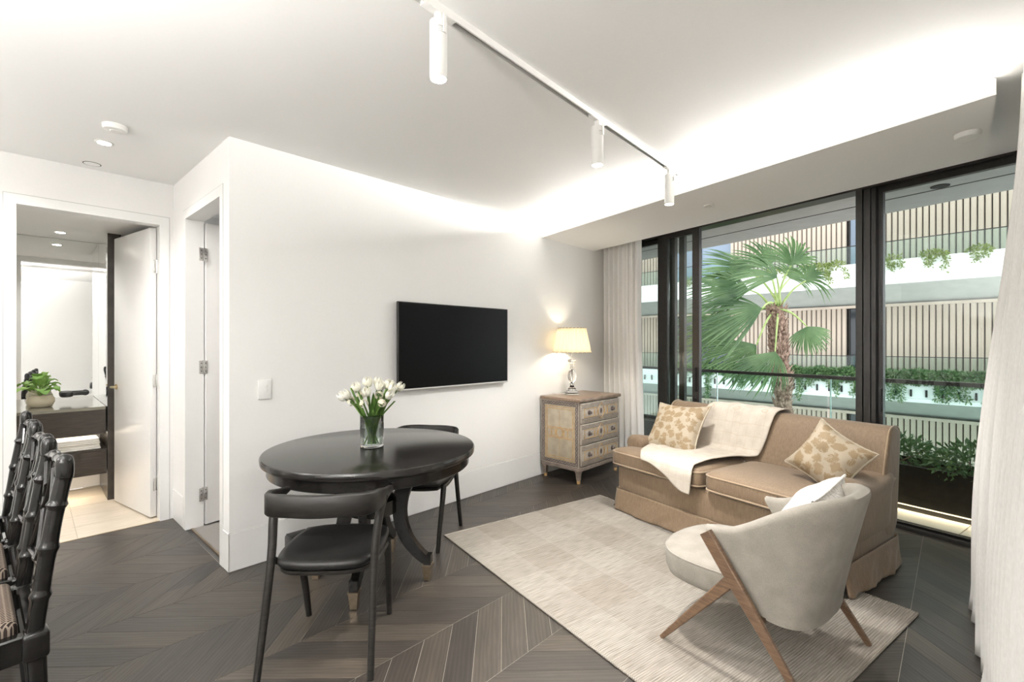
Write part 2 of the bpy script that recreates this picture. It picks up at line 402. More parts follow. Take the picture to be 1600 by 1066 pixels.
for k, (_, d, s, full, poly, ua, v0) in enumerate(planks):
    ox, oy = uv(ua, v0); ang = math.atan2(*(lambda p: (p[1], p[0]))((s * UX + UY, s * UY - UX)))
    ca, sa = cos(-ang), sin(-ang)
    def tolocal(p):
        x, y = uv(*p); x -= ox; y -= oy; return (x * ca - y * sa, x * sa + y * ca)
    if k < 300:
        if full and s in shared: me = shared[s]
        else:
            me = MB().prism([tolocal(p) for p in poly], -.003, 0).mesh('plank'); me.materials.append(MATS['plank_oak'])
            if full: shared[s] = me
        o = link('plank', me, None, floor); o.location = (ox, oy, 0); o.rotation_euler = (0, 0, ang)
    else: rest.prism([uv(*p) for p in poly], -.003, 0)
if rest.v: tag(rest.ob('more_planks', 'plank_oak', floor), None, kind='stuff')

# ---- walls
H = 2.74
struct('wall_back', MB().prism(pr([A, (UWIN_TV, WALLV), (UWIN_TV, WALLV - .12), (A[0] + .1, WALLV - .12), (A[0] - .006, WALLV - .12)]), 0, H), 'wall_paint', 'long white wall behind the television')
def hall(s): return (A[0] + (B[0] - A[0]) * s / 1.325, A[1] + (B[1] - A[1]) * s / 1.325)
def hq(s0, s1, d=.11): a = hall(s0); b = hall(s1); return pr([a, b, (b[0] + d, b[1]), (a[0] + d, a[1])])
hw = MB(); hw.prism(hq(.1201, .14), 0, H); hw.prism(hq(.985, 1.325 + .1), 0, H); hw.prism(hq(.14, .985), 2.365, H)
struct('wall_hall', hw, 'wall_paint', 'short white hall wall with the narrow doorway')
def eq(s0, s1, d=.10): return pr([(B[0] - s0, ENDV), (B[0] - s1, ENDV), (B[0] - s1, ENDV - d), (B[0] - s0, ENDV - d)])
ew = MB(); ew.prism(eq(0, .06), 0, H); ew.prism(eq(.89, B[0] - BACKU), 0, H); ew.prism(eq(.06, .89), 2.365, H)
struct('wall_left', ew, 'wall_paint', 'white wall with the bathroom doorway')
struct('wall_right', MB().prism(pr([(BACKU, RIGHTV), (UWIN_R, RIGHTV), (UWIN_R, RIGHTV + .12), (BACKU, RIGHTV + .12)]), 0, H), 'wall_paint', 'white wall behind the right-hand curtain')
struct('wall_front', MB().prism(pr([(BACKU, RIGHTV + .12), (BACKU, ENDV - .1), (BACKU - .12, ENDV - .1), (BACKU - .12, RIGHTV + .12)]), 0, H), 'wall_paint', 'white wall behind the viewer')
# ceiling: main sheet stops at the cove, window pocket sheet beyond
NB0, NB1 = 3.0, 3.97; BH = 2.533; BEND = .13
struct('ceiling', MB().prism(pr([(BACKU, RIGHTV), (u_at_n(RIGHTV, WIN + .15), RIGHTV), (u_at_n(WALLV, WIN + .15), WALLV), A, B, (BACKU, ENDV)]), CEIL, CEIL + .12), 'ceiling_paint', 'white living room ceiling')
bk = MB()
def nq(n0, n1, v0=WALLV, v1=BEND): return pr([(u_at_n(v0, n0), v0), (u_at_n(v1, n0), v1), (u_at_n(v1, n1), v1), (u_at_n(v0, n1), v0)])
bk.prism(nq(NB0, NB1), BH, BH + .018)             # soffit board
bk.prism(nq(NB0, NB0 + .014), BH + .018, BH + .075)      # front lip
bk.prism(nq(NB0 + .05, NB0 + .13), BH + .018, BH + .055)
bk.prism(nq(NB0 + .13, NB1), BH + .018, CEIL - .001)            # body behind the light trough
struct('trim_1', bk, 'ceiling_paint', 'dropped white bulkhead over the window with a hidden light cove', cat='bulkhead')
led = MB().prism(nq(NB0 + .07, NB0 + .085, WALLV + .02, BEND - .02), BH + .055, BH + .070)
lo = tag(led.ob('light_strip', 'led_strip'), 'warm white light strip hidden in the cove of the bulkhead', 'light strip')
for i in range(4):
    v = WALLV + .42 + i * .835
    p = uv(u_at_n(v, NB0 + .07), v)
    light('AREA', 'cove_light', (p[0], p[1], BH + .082), 10.5, (1, .985, .955), None, (R(180 - 70), 0, ANG_B + pi), shape='RECTANGLE', size=.80, size_y=.02, spread=R(170))

# ---- baseboards (tall, flush, fine groove above)
bh = .235
def bb(name, pts, label): struct(name, MB().prism(pr(pts), .004, bh), 'trim_paint', label, cat='baseboard')
t = .006
bb('baseboard_back', [(A[0] - t, WALLV + t), (u_at_n(WALLV, WIN - .06), WALLV + t), (u_at_n(WALLV, WIN - .06), WALLV - .002), (A[0] - t, WALLV - .002)], 'tall white baseboard below the television')
bb('baseboard_corner', [(A[0] - t, WALLV + t), (A[0] + .002, WALLV + t), (hall(.105)[0] + .002, hall(.105)[1]), (hall(.105)[0] - t, hall(.105)[1])], 'short white baseboard on the end of the television wall')
bb('baseboard_hall', [(hall(1.03)[0] - t, hall(1.03)[1]), (hall(1.03)[0] + .002, hall(1.03)[1]), (B[0] + .002, ENDV), (B[0] - t, ENDV)], 'white baseboard between the two doorways')
bb('baseboard_left', [(B[0] - .93, ENDV + t), (BACKU, ENDV + t), (BACKU, ENDV - .002), (B[0] - .93, ENDV - .002)], 'white baseboard left of the bathroom doorway')
struct('trim_2', MB().prism(pr([(A[0] - .004, WALLV + .003), (u_at_n(WALLV, WIN - .06), WALLV + .003), (u_at_n(WALLV, WIN - .06), WALLV - .002), (A[0] - .004, WALLV - .002)]), bh, bh + .003), 'concrete_soffit', 'thin groove above the television wall baseboard', cat='trim')

# ---- door frames, doors
def hinge(parent, p, rz, z):
    h = MB(); h.box(-.03, -.002, -.004, .004, -.05, .05, .002); h.box(.002, .03, -.004, .004, -.05, .05, .002); h.tube([(0, .004, -.052), (0, .004, .052)], .007, 10)
    o = h.ob('hinge', 'chrome', parent); o.location = (*p, z); o.rotation_euler = (0, 0, rz)
    for sx in (-.016, .016):
        for sz in (-.03, 0, .03):
            q = MB().lathe([(.0035, -.001), (.0035, .001)], 8).ob('screw', 'gap_dark', o); q.location = (sx, -.005, sz); q.rotation_euler = (R(90), 0, 0)
# bathroom door
d1 = thing('door_1', 'white bathroom door standing open into the lit bathroom', 'door', kind='structure')
fr = MB()
for s0, s1 in ((.028, .088), (.862, .920)): fr.prism(pr([(B[0] - s0, ENDV + .004), (B[0] - s1, ENDV + .004), (B[0] - s1, ENDV - .104), (B[0] - s0, ENDV - .104)]), 0, 2.40)
fr.prism(pr([(B[0] - .088, ENDV + .004), (B[0] - .862, ENDV + .004), (B[0] - .862, ENDV - .104), (B[0] - .088, ENDV - .104)]), 2.335, 2.40)
fr.ob('door_frame', 'trim_paint', d1)
sg = MB()
sg.prism(pr([(B[0] - .024, ENDV + .002), (B[0] - .028, ENDV + .002), (B[0] - .028, ENDV - .01), (B[0] - .024, ENDV - .01)]), 0, 2.404)
sg.prism(pr([(B[0] - .92, ENDV + .002), (B[0] - .924, ENDV + .002), (B[0] - .924, ENDV - .01), (B[0] - .92, ENDV - .01)]), 0, 2.404)
sg.prism(pr([(B[0] - .024, ENDV + .002), (B[0] - .924, ENDV + .002), (B[0] - .924, ENDV - .01), (B[0] - .024, ENDV - .01)]), 2.40, 2.404)
sg.ob('shadow_groove', 'concrete_soffit', d1)
hp = Vector((*uv(B[0] - .092, ENDV - .115), 0)); ep = Vector((-3.50, 4.143, 0)); dv = (ep - hp).normalized(); ad = math.atan2(dv.y, dv.x)
lf = MB().box(0, .755, -.0, .042, .012, 2.325, .002); leaf = lf.ob('door_leaf', 'door_paint', d1); leaf.location = hp; leaf.rotation_euler = (0, 0, ad)
hd = MB(); hd.lathe([(.024, 0), (.024, .008)], 20); hd.tube([(0, 0, .006), (0, 0, .045)], .009, 12); hd.tube([(0, 0, .042), (-.11, 0, .042)], .008, 12)
for sgn in (1,):
    o = hd.ob('handle', 'brass', leaf); o.location = (.70, .042, 1.02); o.rotation_euler = (R(-90), 0, 0)
for z in (.27, 1.10, 2.02): hinge(d1, (hp.x - .004, hp.y + .006), ad + pi / 2 + .5, z)
struct('trim_3', MB().prism(pr([(B[0] - .088, ENDV + .0), (B[0] - .862, ENDV + .0), (B[0] - .862, ENDV - .012), (B[0] - .088, ENDV - .012)]), -.01, .002), 'brass', 'thin metal threshold strip at the bathroom doorway', cat='threshold')
# narrow doorway
d2 = thing('door_2', 'white door ajar in the narrow hall doorway beside the television wall', 'door', kind='structure')
def hp2(s, d): a = hall(s); return (a[0] + d, a[1])
fr = MB()
for s0, s1 in ((.107, .165), (.962, 1.025)): fr.prism(pr([hp2(s0, -.005), hp2(s1, -.005), hp2(s1, .115), hp2(s0, .115)]), 0, 2.40)
fr.prism(pr([hp2(.165, -.005), hp2(.962, -.005), hp2(.962, .115), hp2(.165, .115)]), 2.335, 2.40)
fr.ob('door_frame', 'trim_paint', d2)
sg = MB()
for s0, s1 in ((.103, .107), (1.025, 1.029)): sg.prism(pr([hp2(s0, -.003), hp2(s1, -.003), hp2(s1, .008), hp2(s0, .008)]), 0, 2.404)
sg.prism(pr([hp2(.103, -.003), hp2(1.029, -.003), hp2(1.029, .008), hp2(.103, .008)]), 2.40, 2.404)
sg.ob('shadow_groove', 'concrete_soffit', d2)
hp = Vector((*uv(*hp2(.952, .125)), 0)); dv = Vector((.56, .83, 0)).normalized(); ad = math.atan2(dv.y, dv.x)
leaf = MB().box(0, .78, 0, .042, .012, 2.325, .002).ob('door_leaf', 'door_paint', d2); leaf.location = hp; leaf.rotation_euler = (0, 0, ad)
for z in (.25, 1.22, 2.08): hinge(d2, (hp.x - .006, hp.y - .02), ad + .12, z)
struct('trim_4', MB().prism(pr([hp2(.165, .03), hp2(.962, .03), hp2(.962, .045), hp2(.165, .045)]), -.01, .003), 'bronze_cap', 'thin metal threshold strip at the narrow doorway', cat='threshold')
# the carpeted room behind it
struct('floor_bedroom', MB().prism(pr([hp2(.12, .045), hp2(1.4, .045), (4.0, -5.4), (4.0, WALLV - .12)]), -.1, .0), 'carpet', 'grey carpet beyond the narrow doorway', cat='floor')
struct('wall_bedroom', MB().prism(pr([(.95, -5.2), (4.0, -5.2), (4.0, -5.3), (.95, -5.3)]), 0, H).prism(pr([(4.0, WALLV - .12), (4.0, -5.3), (4.1, -5.3), (4.1, WALLV - .12)]), 0, H), 'wall_paint', 'white walls of the room beyond the narrow doorway', cat='wall')
struct('ceiling_bedroom', MB().prism(pr([(.9, WALLV - .12), (4.1, WALLV - .12), (4.1, -5.3), (.9, -5.3)]), 2.62, H), 'ceiling_paint', 'white ceiling of the room beyond the narrow doorway', cat='ceiling')
lb = thing('ceiling_downlight', 'added unseen ceiling light brightening the room beyond the narrow doorway', 'downlight', (*uv(1.9, -4.2), 2.62))  # unseen light added so the open door leaf reads bright
MB().lathe([(.05, -.004), (.055, 0), (.05, .002)], 24).ob('bezel', 'white_metal', lb); MB().lathe([(.045, -.006), (.045, -.003)], 24).ob('lens', 'downlight_lens', lb)
light('SPOT', 'lamp', (0, 0, -.02), 26, (1, .96, .91), lb, spot_size=R(150), spot_blend=.8, shadow_soft_size=.06)

# ---- bathroom shell
BU0, BU1 = -1.6, .72; BVF = ENDV - .1; BVB = -6.13; BC = 2.39
fb = struct('floor_bathroom', MB().prism(pr([(BU0, ENDV - .012), (BU1, ENDV - .012), (BU1, BVB), (BU0, BVB)]), -.1, -.002), 'bath_grout', 'pale beige tiled bathroom floor', cat='floor')
tm = MB().box(0, .596, 0, .296, -.01, 0, .0008, 1).mesh('tile'); tm.materials.append(MATS['bath_tile'])
for i in range(-3, 2):
    for j in range(6):
        ua = -.35 + i * .6; va = ENDV - .014 - j * .3
        if ua + .6 < BU0 or ua > BU1 + .05 or va - .3 < BVB - .05: continue
        x1 = min(ua + .597, BU1)
        o = link('tile', tm if x1 == ua + .597 else MB().box(0, x1 - ua, 0, .296, -.01, 0).mesh('tile'), 'bath_tile', fb)
        o.location = (*uv(ua, va), 0); o.rotation_euler = (0, 0, ANG_U)
wb = MB(); wb.prism(pr([(BU1, BVF), (BU1 + .08, BVF), (BU1 + .08, BVB - .1), (BU1, BVB - .1)]), 0, 2.6)
wb.prism(pr([(BU0, BVB), (BU1, BVB), (BU1, BVB - .1), (BU0, BVB - .1)]), 0, 2.6); wb.prism(pr([(BU0 - .1, BVF), (BU0, BVF), (BU0, BVB - .1), (BU0 - .1, BVB - .1)]), 0, 2.6)
struct('wall_bathroom', wb, 'wall_paint', 'pale walls around the bathroom', cat='wall')
struct('ceiling_bathroom', MB().prism(pr([(BU0, BVF), (BU1, BVF), (BU1, BVB), (BU0, BVB)]), BC, 2.6), 'ceiling_paint', 'white bathroom ceiling', cat='ceiling')

# ================================================================== WINDOW WALL, BALCONY
def wbox(mb, w0, w1, n0, n1, z0, z1): return mb.prism([wn(w0, n0), wn(w1, n0), wn(w1, n1), wn(w0, n1)], z0, z1)
WT = 2.65; WL = -4.32; WR = .55
win = thing('window_1', 'tall black framed sliding glass doors to the balcony, middle bay slid open', 'window', kind='structure')
m = MB(); wbox(m, WL, WR, WIN, WIN + .16, WT, 2.72); m.ob('head_frame', 'window_frame', win)
m = MB(); wbox(m, WL, WR, WIN, WIN + .03, -.05, .008); wbox(m, WL, WR, WIN + .06, WIN + .075, -.05, .012); wbox(m, WL, WR, WIN + .12, WIN + .135, -.05, .012); wbox(m, WL, WR, WIN, WIN + .16, -.05, -.006); m.ob('sill_track', 'window_frame', win)
def sash(w0, w1, n0, sl=.06, sr=.06, th=.045, name='sash'):
    m = MB(); wbox(m, w0, w0 + sl, n0, n0 + th, .01, WT); wbox(m, w1 - sr, w1, n0, n0 + th, .01, WT)
    wbox(m, w0 + sl, w1 - sr, n0, n0 + th, WT - .045, WT); wbox(m, w0 + sl, w1 - sr, n0, n0 + th, -.004, .012)
    s = m.ob(name, 'window_frame', win)
    g = MB(); wbox(g, w0 + sl, w1 - sr, n0 + th / 2 - .004, n0 + th / 2 + .004, .012, WT - .045); g.ob('pane', 'window_glass', s); return s
sash(-4.30, -3.455, WIN + .11, .05, .075)
s2 = sash(-3.62, -3.07, WIN + .01, .13, .085)
hq_ = MB(); wbox(hq_, -3.125, -3.10, WIN - .018, WIN + .01, .88, 1.14); hq_.ob('pull_handle', 'black_plastic', s2)
lk = MB().lathe([(.016, 0), (.016, .012), (.010, .014)], 16).ob('lock', 'black_plastic', s2); lk.location = (*wn(-3.115, WIN + .012), .80); lk.rotation_euler = (R(90), 0, ANG_B)
m = MB(); wbox(m, -3.40, -3.33, WIN + .11, WIN + .155, .01, WT); m.ob('stile', 'window_frame', win)
m = MB(); wbox(m, -1.62, -1.575, WIN + .0, WIN + .16, .01, WT); wbox(m, -1.57, -1.525, WIN + .012, WIN + .16, .01, WT); wbox(m, -1.52, -1.49, WIN + .02, WIN + .16, .01, WT); m.ob('mullion', 'window_frame', win)
s3 = sash(-1.485, .52, WIN + .06, .03, .06, name='sash')
hq_ = MB(); wbox(hq_, -1.48, -1.462, WIN + .045, WIN + .06, .86, 1.04); hq_.ob('pull_handle', 'black_plastic', s3)
# balcony
BN = 5.4
bf = struct('floor_balcony', MB().prism([wn(-6, WIN + .16), wn(2.5, WIN + .16), wn(2.5, BN + .2), wn(-6, BN + .2)], -.25, -.03), 'gap_dark', 'cream stone paving of the balcony', cat='floor')
tm = MB().box(.002, .795, .002, .395, -.02, 0, .001, 1).mesh('tile'); tm.materials.append(MATS['tile_outdoor'])
for i in range(-8, 4):
    for j in range(3):
        w0 = -1.04 + i * .8
        if w0 < -6 or w0 > 1.7: continue
        o = link('tile', tm, None, bf); o.location = (*wn(w0, WIN + .165 + j * .4), -.012); o.rotation_euler = (0, 0, ANG_B)
sf = MB().prism([wn(-9, WIN + .16), wn(5, WIN + .16), wn(5, 5.55), wn(-9, 5.55)], 2.67, 2.95)
struct('ceiling_balcony', sf, 'concrete_soffit', 'grey soffit above the balcony', cat='ceiling')
struct('trim_5', MB().prism([wn(-9, 5.02), wn(5, 5.02), wn(5, 5.03), wn(-9, 5.03)], 2.666, 2.671), 'fin_shadow', 'dark groove line along the balcony soffit', cat='trim')
dl = thing('soffit_downlight', 'dark round downlight set in the balcony soffit', 'downlight', (*wn(-1.219, 4.937), 2.668))
MB().lathe([(.055, -.004), (.06, -.004), (.06, .003), (.055, .003)], 24).ob('bezel', 'gap_dark', dl); MB().lathe([(.053, -.002), (.053, .002)], 24).ob('lens', 'planter_dark', dl)
rail = thing('glass_balustrade', 'clear glass balcony balustrade with a dark top rail', 'balustrade')
m = MB(); wbox(m, -6.05, 2.4, BN, BN + .05, 1.03, 1.065); m.ob('top_rail', 'window_frame', rail)
for i, w0 in enumerate((-6.05, -4.77, -3.49, -2.208, -.926, .356)):
    m = MB(); wbox(m, w0 + .012, w0 + 1.26, BN + .016, BN + .03, -.02, 1.03); gp = m.ob('glass_panel', 'rail_glass', rail)
    m = MB(); wbox(m, w0 + .002, w0 + .012, BN + .014, BN + .032, -.02, 1.03); m.ob('polished_edge', 'glass_edge', gp)
pl = thing('planter_box', 'long low dark planter trough on the balcony', 'planter')
m = MB()
for a_ in ((-4.6, 1.6, 4.95, 4.975), (-4.6, 1.6, 5.345, 5.37), (-4.6, -4.575, 4.975, 5.345), (1.575, 1.6, 4.975, 5.345)): wbox(m, *a_, .04, .37)
wbox(m, -4.575, 1.575, 4.975, 5.345, .04, .06); m.ob('trough', 'planter_dark', pl, bev=.003)
m = MB(); wbox(m, -4.6, 1.6, 4.965, 5.37, -.012, .04); m.ob('plinth', 'window_frame', pl)
m = MB(); wbox(m, -4.575, 1.575, 4.975, 5.345, .06, .33); m.ob('earth', 'soil', pl)
m = MB(); wbox(m, -4.5, 1.5, 4.952, 4.963, .030, .038); m.ob('light_strip', 'led_warm', pl)
for w_ in (-3.3, -1.5, .3):
    light('AREA', 'planter_light', (*wn(w_, 4.94), .045), 1.5, (1, .86, .66), pl, (R(-30), 0, ANG_B), shape='RECTANGLE', size=1.7, size_y=.02)

def leaf_cloud(center, rx, ry, rz, n, size, rng, shell=.35, elong=2.2, droop=0):
    vs, fs = [], []
    for _ in range(n):
        while True:
            p = Vector((rng.uniform(-1, 1), rng.uniform(-1, 1), rng.uniform(-1, 1)))
            if shell < p.length < 1: break
        d = (p.normalized() + Vector((rng.gauss(0, .6), rng.gauss(0, .6), rng.gauss(0, .6) - droop))).normalized()
        q = Vector((p.x * rx, p.y * ry, p.z * rz)); s = size * rng.uniform(.6, 1.3)
        side = d.cross(Vector((rng.uniform(-1, 1), rng.uniform(-1, 1), rng.uniform(-1, 1)))).normalized() * s * .5
        o = len(vs); c = Vector(center); up = d.cross(side).normalized() * s * .2
        vs += [c + q, c + q + d * s * elong * .5 + side + up, c + q + d * s * elong, c + q + d * s * elong * .5 - side + up]
        fs += [(o, o + 1, o + 2), (o, o + 2, o + 3)]
    return vs, fs
rng = random.Random(3)
for i in range(7):
    w = -2.1 + i * .52; x, y = wn(w, 5.16 + rng.uniform(-.03, .03))
    where = ['outside the open bay', 'just left of the window post', 'behind the window post', 'behind the sofa corner', 'middle of the right-hand pane', 'beside the right curtain', 'hidden behind the right curtain'][i]
    t = thing('planter_shrub', 'low feathery green shrub in the balcony planter, ' + where, 'shrub', (x, y, .33), 0, 'shrubs in the balcony planter')
    v_, f_ = leaf_cloud((0, 0, .10), .34, .22, .16, 900, .022, rng, .2, 2.6)
    MB().add(v_, f_).ob('foliage', 'hedge_leaf', t)
    st = MB()
    for q in range(5): st.tube([(0, 0, 0), (rng.uniform(-.2, .2), rng.uniform(-.12, .12), .14)], [.006, .003], 5)
    st.ob('stems', 'trunk_bark', t)

# ---- building across the way
G = Vector((8.42, 14.2, 0)); E_ = Vector((.673, -.74, 0)).normalized(); Nn = Vector((.74, .673, 0)).normalized()
bl = thing('apartment_building', 'apartment building opposite with white balcony bands and beige vertical fins', 'building', G, math.atan2(E_.y, E_.x))
# local: x along facade (right), y away from us, z up
K0, K1 = -9.5, 9.0
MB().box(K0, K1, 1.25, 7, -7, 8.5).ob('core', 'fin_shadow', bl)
def level(zb0, zb1, hr, fz0, fz1, gaps, first):
    MB().box(K0, K1, -.02, .25, zb0 + .1, zb1, .01).ob('balcony_band', 'building_white', bl)
    MB().box(K0, K1, -.06, .25, zb0, zb0 + .1, .005).ob('balcony_lip', 'building_white', bl)
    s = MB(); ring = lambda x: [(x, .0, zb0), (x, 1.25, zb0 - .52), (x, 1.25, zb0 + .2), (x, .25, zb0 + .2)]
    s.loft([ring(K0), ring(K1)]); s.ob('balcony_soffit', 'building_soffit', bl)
    b_ = MB(); b_.box(K0, K1, .88, .98, fz1 - .06, fz1 + .02); b_.ob('fin_head', 'fin_timber', bl)
    rl = MB(); rl.box(K0, K1, .12, .16, hr - .02, hr); rl.ob('handrail', 'window_frame', bl)
    x = K0
    while x < K1 - 1:
        g = MB().box(x + .01, x + 1.49, .135, .147, zb1 - .05, hr - .02).ob('glass_panel', 'rail_glass', bl); x += 1.5
    me = MB().box(-.049, .049, -.028, .028, fz0, fz1 - .06, .004, 1).mesh('fin'); me.materials.append(MATS['fin_timber'])
    k_ = -6.6
    while k_ < 7.0:
        if not any(a <= k_ <= b for a, b in gaps):
            o = link('fin', me, None, bl); o.location = (k_, .92, 0); o.rotation_euler = (0, 0, R(-18))
        k_ += .131
    for a, b in gaps:
        gl = MB().box(a, b, 1.12, 1.16, fz0, fz1).ob('window', first, bl)
        for q in (a + .02, (a + b) / 2, b - .02): MB().box(q - .02, q + .02, 1.08, 1.13, fz0, fz1).ob('window_bar', 'window_frame', gl)
level(2.98, 3.62, 4.16, 3.6, 6.2, [(1.33, 1.75), (-4.4, -2.05)], 'far_glass_blue')
level(-.12, .50, 1.06, .45, 2.50, [(1.33, 1.75), (-4.4, -2.05)], 'far_glass')
level(-3.3, -2.7, -2.1, -2.7, -.62, [(1.33, 1.75)], 'far_glass')
me = MB().box(-.02, .02, -.05, 0, -.09, .09).mesh('slot'); me.materials.append(MATS['gap_dark'])
for i in range(-16, 19):
    o = link('drain_slot', me, None, bl); o.location = (i * .30 - .1, -.018, .12)
struct('ground_outside', MB().prism([(-25, 4.6), (40, 4.6), (40, 40), (-25, 40)], -7.2, -7), 'ground_dark', 'dark garden ground far below the balcony', cat='ground')
# trailing plants on the bands
def trailing(kx, z, wd_, drop, n, label, mat, grp, seed, lsz=.042):
    rg = random.Random(seed); t = thing('trailing_plant', label, 'plant', G + E_ * kx + Nn * .0 + Vector((0, 0, z)), math.atan2(E_.y, E_.x), grp)
    vs, fs = leaf_cloud((0, -.02, .03), wd_, .14, .10 + (lsz - .042) * 5, n, lsz, rg, .1, 1.9, .2)
    mb = MB().add(vs, fs); st = MB()
    for q in range(max(3, int(wd_ * 9))):
        x0 = rg.uniform(-wd_ * .9, wd_ * .9); L = drop * rg.uniform(.35, 1); pts = [(x0, -.05, .04), (x0 + rg.uniform(-.05, .05), -.13, -.02), (x0 + rg.uniform(-.12, .12), -.12, -L)]
        st.tube(pts, .006, 5)
        for s_ in range(int(L * (75 if lsz < .05 else 110))):
            f_ = rg.random(); c_ = Vector(pts[1]).lerp(Vector(pts[2]), f_)
            v2, f2 = leaf_cloud(c_, .07, .05, .06, 2, .036, rg, .0, 1.9, .6); mb.add(v2, f2)
    mb.ob('foliage', mat, t); st.ob('stems', 'petiole_green', t)
for i, (kx, wd_, dr, n, lab) in enumerate([(-3.1, .4, .25, 170, 'small pale trailing plant on the upper white band, left of the palm'), (-.35, .45, .3, 240, 'pale trailing plant on the upper white band just right of the palm crown'), (.75, .42, .5, 300, 'pale trailing plant spilling over the upper white band, centre'), (1.25, .25, .5, 180, 'pale trailing plant on the upper band beside the window post'), (2.1, .22, .6, 190, 'pale trailing plant on the upper band, right bay, nearest the post'), (2.55, .2, .3, 90, 'smallest pale trailing plant on the upper band in the right bay'), (3.35, .3, .5, 220, 'pale bushy trailing plant on the upper band, middle of the right bay'), (4.15, .25, .35, 180, 'pale trailing plant on the upper band beside the right curtain')]):
    trailing(kx, 3.62, wd_, dr, n, lab, 'trailing_leaf', 'trailing plants on the upper band', 40 + i)
LOWER = ['far left behind the closed sash', 'behind the palm fronds', 'left of the trunk', 'directly behind the palm trunk', 'just right of the palm trunk', 'midway between palm and window post', 'beside the window post, open side', 'first in the right-hand bay', 'second in the right-hand bay', 'third in the right-hand bay', 'beside the right curtain']
for i, kx in enumerate((-3.6, -2.6, -1.7, -.8, .1, .85, 1.5, 2.25, 2.95, 3.55, 4.2)):
    trailing(kx, .50, .55, .60 + .35 * (i % 3 == 1), 1300, 'dense green plant trailing over the lower white band opposite, ' + LOWER[i], 'hedge_leaf', 'trailing plants on the lower band', 80 + i, .055)

# ---- palm
pm = thing('palm_tree', 'wind-blown fan palm with a shaggy brown trunk beyond the balustrade', 'palm', (4.29, 7.5, -3.2))
S_ = 96.67
tp = [(.16, 0, 0), (.18, 0, 1.6), (.13, 0, 2.7), (.10, 0, 3.4), (.06, 0, 4.2), (0, 0, 4.75), (-.01, 0, 5.2)]
path = [curve(tp, i / 30) for i in range(31)]
MB().tube(path, [.118 + .014 * sin(i * 1.7) for i in range(28)] + [.11, .10, .07], 16).ob('trunk', 'trunk_bark', pm)
rg = random.Random(5); sc = MB()
for i in range(620):
    t_ = rg.uniform(.30, .985); p = curve(tp, t_); a_ = rg.uniform(0, 2 * pi); o = Vector((cos(a_), sin(a_), 0)); tg = Vector((-sin(a_), cos(a_), 0))
    b0 = p + o * .112; tip = p + o * rg.uniform(.135, .19) + Vector((0, 0, rg.uniform(.05, .13))) + tg * rg.uniform(-.04, .04); w_ = rg.uniform(.015, .04)
    sc.add([b0 + tg * w_, b0 - tg * w_, tip, b0 + o * .018 + Vector((0, 0, -.02))], [(0, 1, 2), (0, 3, 2), (1, 3, 2), (0, 1, 3)])
tag(sc.ob('bark_scales', 'bark_scale', pm), None, kind='stuff')
def frond(hub, dirv, L, spread, wind, nrm, seed, nseg=30):
    rg = random.Random(seed); hub = Vector(hub); crown = Vector((0, 0, 5.2)) + Vector((rg.uniform(-.05, .05), rg.uniform(-.08, .08), rg.uniform(-.05, .05)))
    mid = (hub + crown) / 2 + Vector((0, 0, .12 * (hub - crown).length))
    pe = MB().tube([curve([crown, mid, hub], q / 8) for q in range(9)], [.022 - .0015 * q for q in range(9)], 6).ob('frond', 'petiole_green', pm)
    d = Vector(dirv).normalized(); n_ = Vector(nrm); n_ = (n_ - d * n_.dot(d)).normalized(); sd = n_.cross(d)
    mb = MB(); wv = Vector(wind)
    for i in range(nseg):
        a_ = (i / (nseg - 1) - .5) * spread; da = spread / nseg * .62
        l = L * (.80 + .2 * cos(a_ * .8)) * rg.uniform(.88, 1.08); ribs = []
        gust = wv * rg.uniform(.7, 1.3)
        for q in range(9):
            r_ = q / 8; rr = l * r_
            c_ = d * cos(a_) + sd * sin(a_)
            base = hub + c_ * rr + gust * (r_ ** 2.0) * L + Vector((0, 0, -.22 * L * r_ ** 2.6)) - n_ * .10 * L * abs(sin(a_)) * r_
            tgt = (sd * cos(a_) - d * sin(a_)); wd_ = min(rr * math.tan(da), .062 * L * 1.1) * (1 if r_ < .55 else (1 - (r_ - .55) / .45) ** .7) + .0008
            ribs.append((base - tgt * wd_, base + n_ * wd_ * .55, base + tgt * wd_))
        mb.loft(ribs, cap=False, closed=False)
    mb.ob('blade', 'palm_leaf', pe)
    return pe
def pz(px, py, dy=0): return ((px - 1215) / S_, dy, 5.2 + (480 - py) / S_)
for i, (hx, hy, dy, dx_, dz_, L, sp, w_) in enumerate([
        (1205, 415, .1, -.3, 1, .55, 2.6, (-.35, 0, -.05)), (1222, 420, -.25, .1, 1, .62, 2.4, (-.35, -.1, -.15)), (1180, 425, .15, -.9, .6, .72, 2.3, (-.35, 0, .0)),
        (1165, 455, -.1, -1, .35, .75, 2.1, (-.35, 0, -.1)), (1175, 485, -.3, -1, .0, .80, 1.9, (-.35, 0, -.12)), (1170, 505, .2, -1, -.1, .85, 1.8, (-.4, 0, -.15)),
        (1172, 540, -.2, -.8, -.6, .66, 1.9, (-.35, 0, .0)), (1195, 550, -.3, -.35, -1, .62, 2.1, (-.4, 0, .05)), (1240, 435, .1, .7, .8, .50, 2.3, (-.25, 0, -.2)),
        (1252, 512, -.15, .25, -1, .42, 2.6, (.1, 0, .05)), (1235, 445, -.4, .4, .5, .50, 2.4, (-.35, 0, -.25)), (1195, 440, -.35, -.6, .7, .62, 2.2, (-.4, 0, -.15))]):
    frond(pz(hx, hy, dy), (dx_, dy * .4, dz_), L, sp, w_, (.1 * (i % 3 - 1), -1, .55 if dz_ > -.3 else .1), 300 + i)

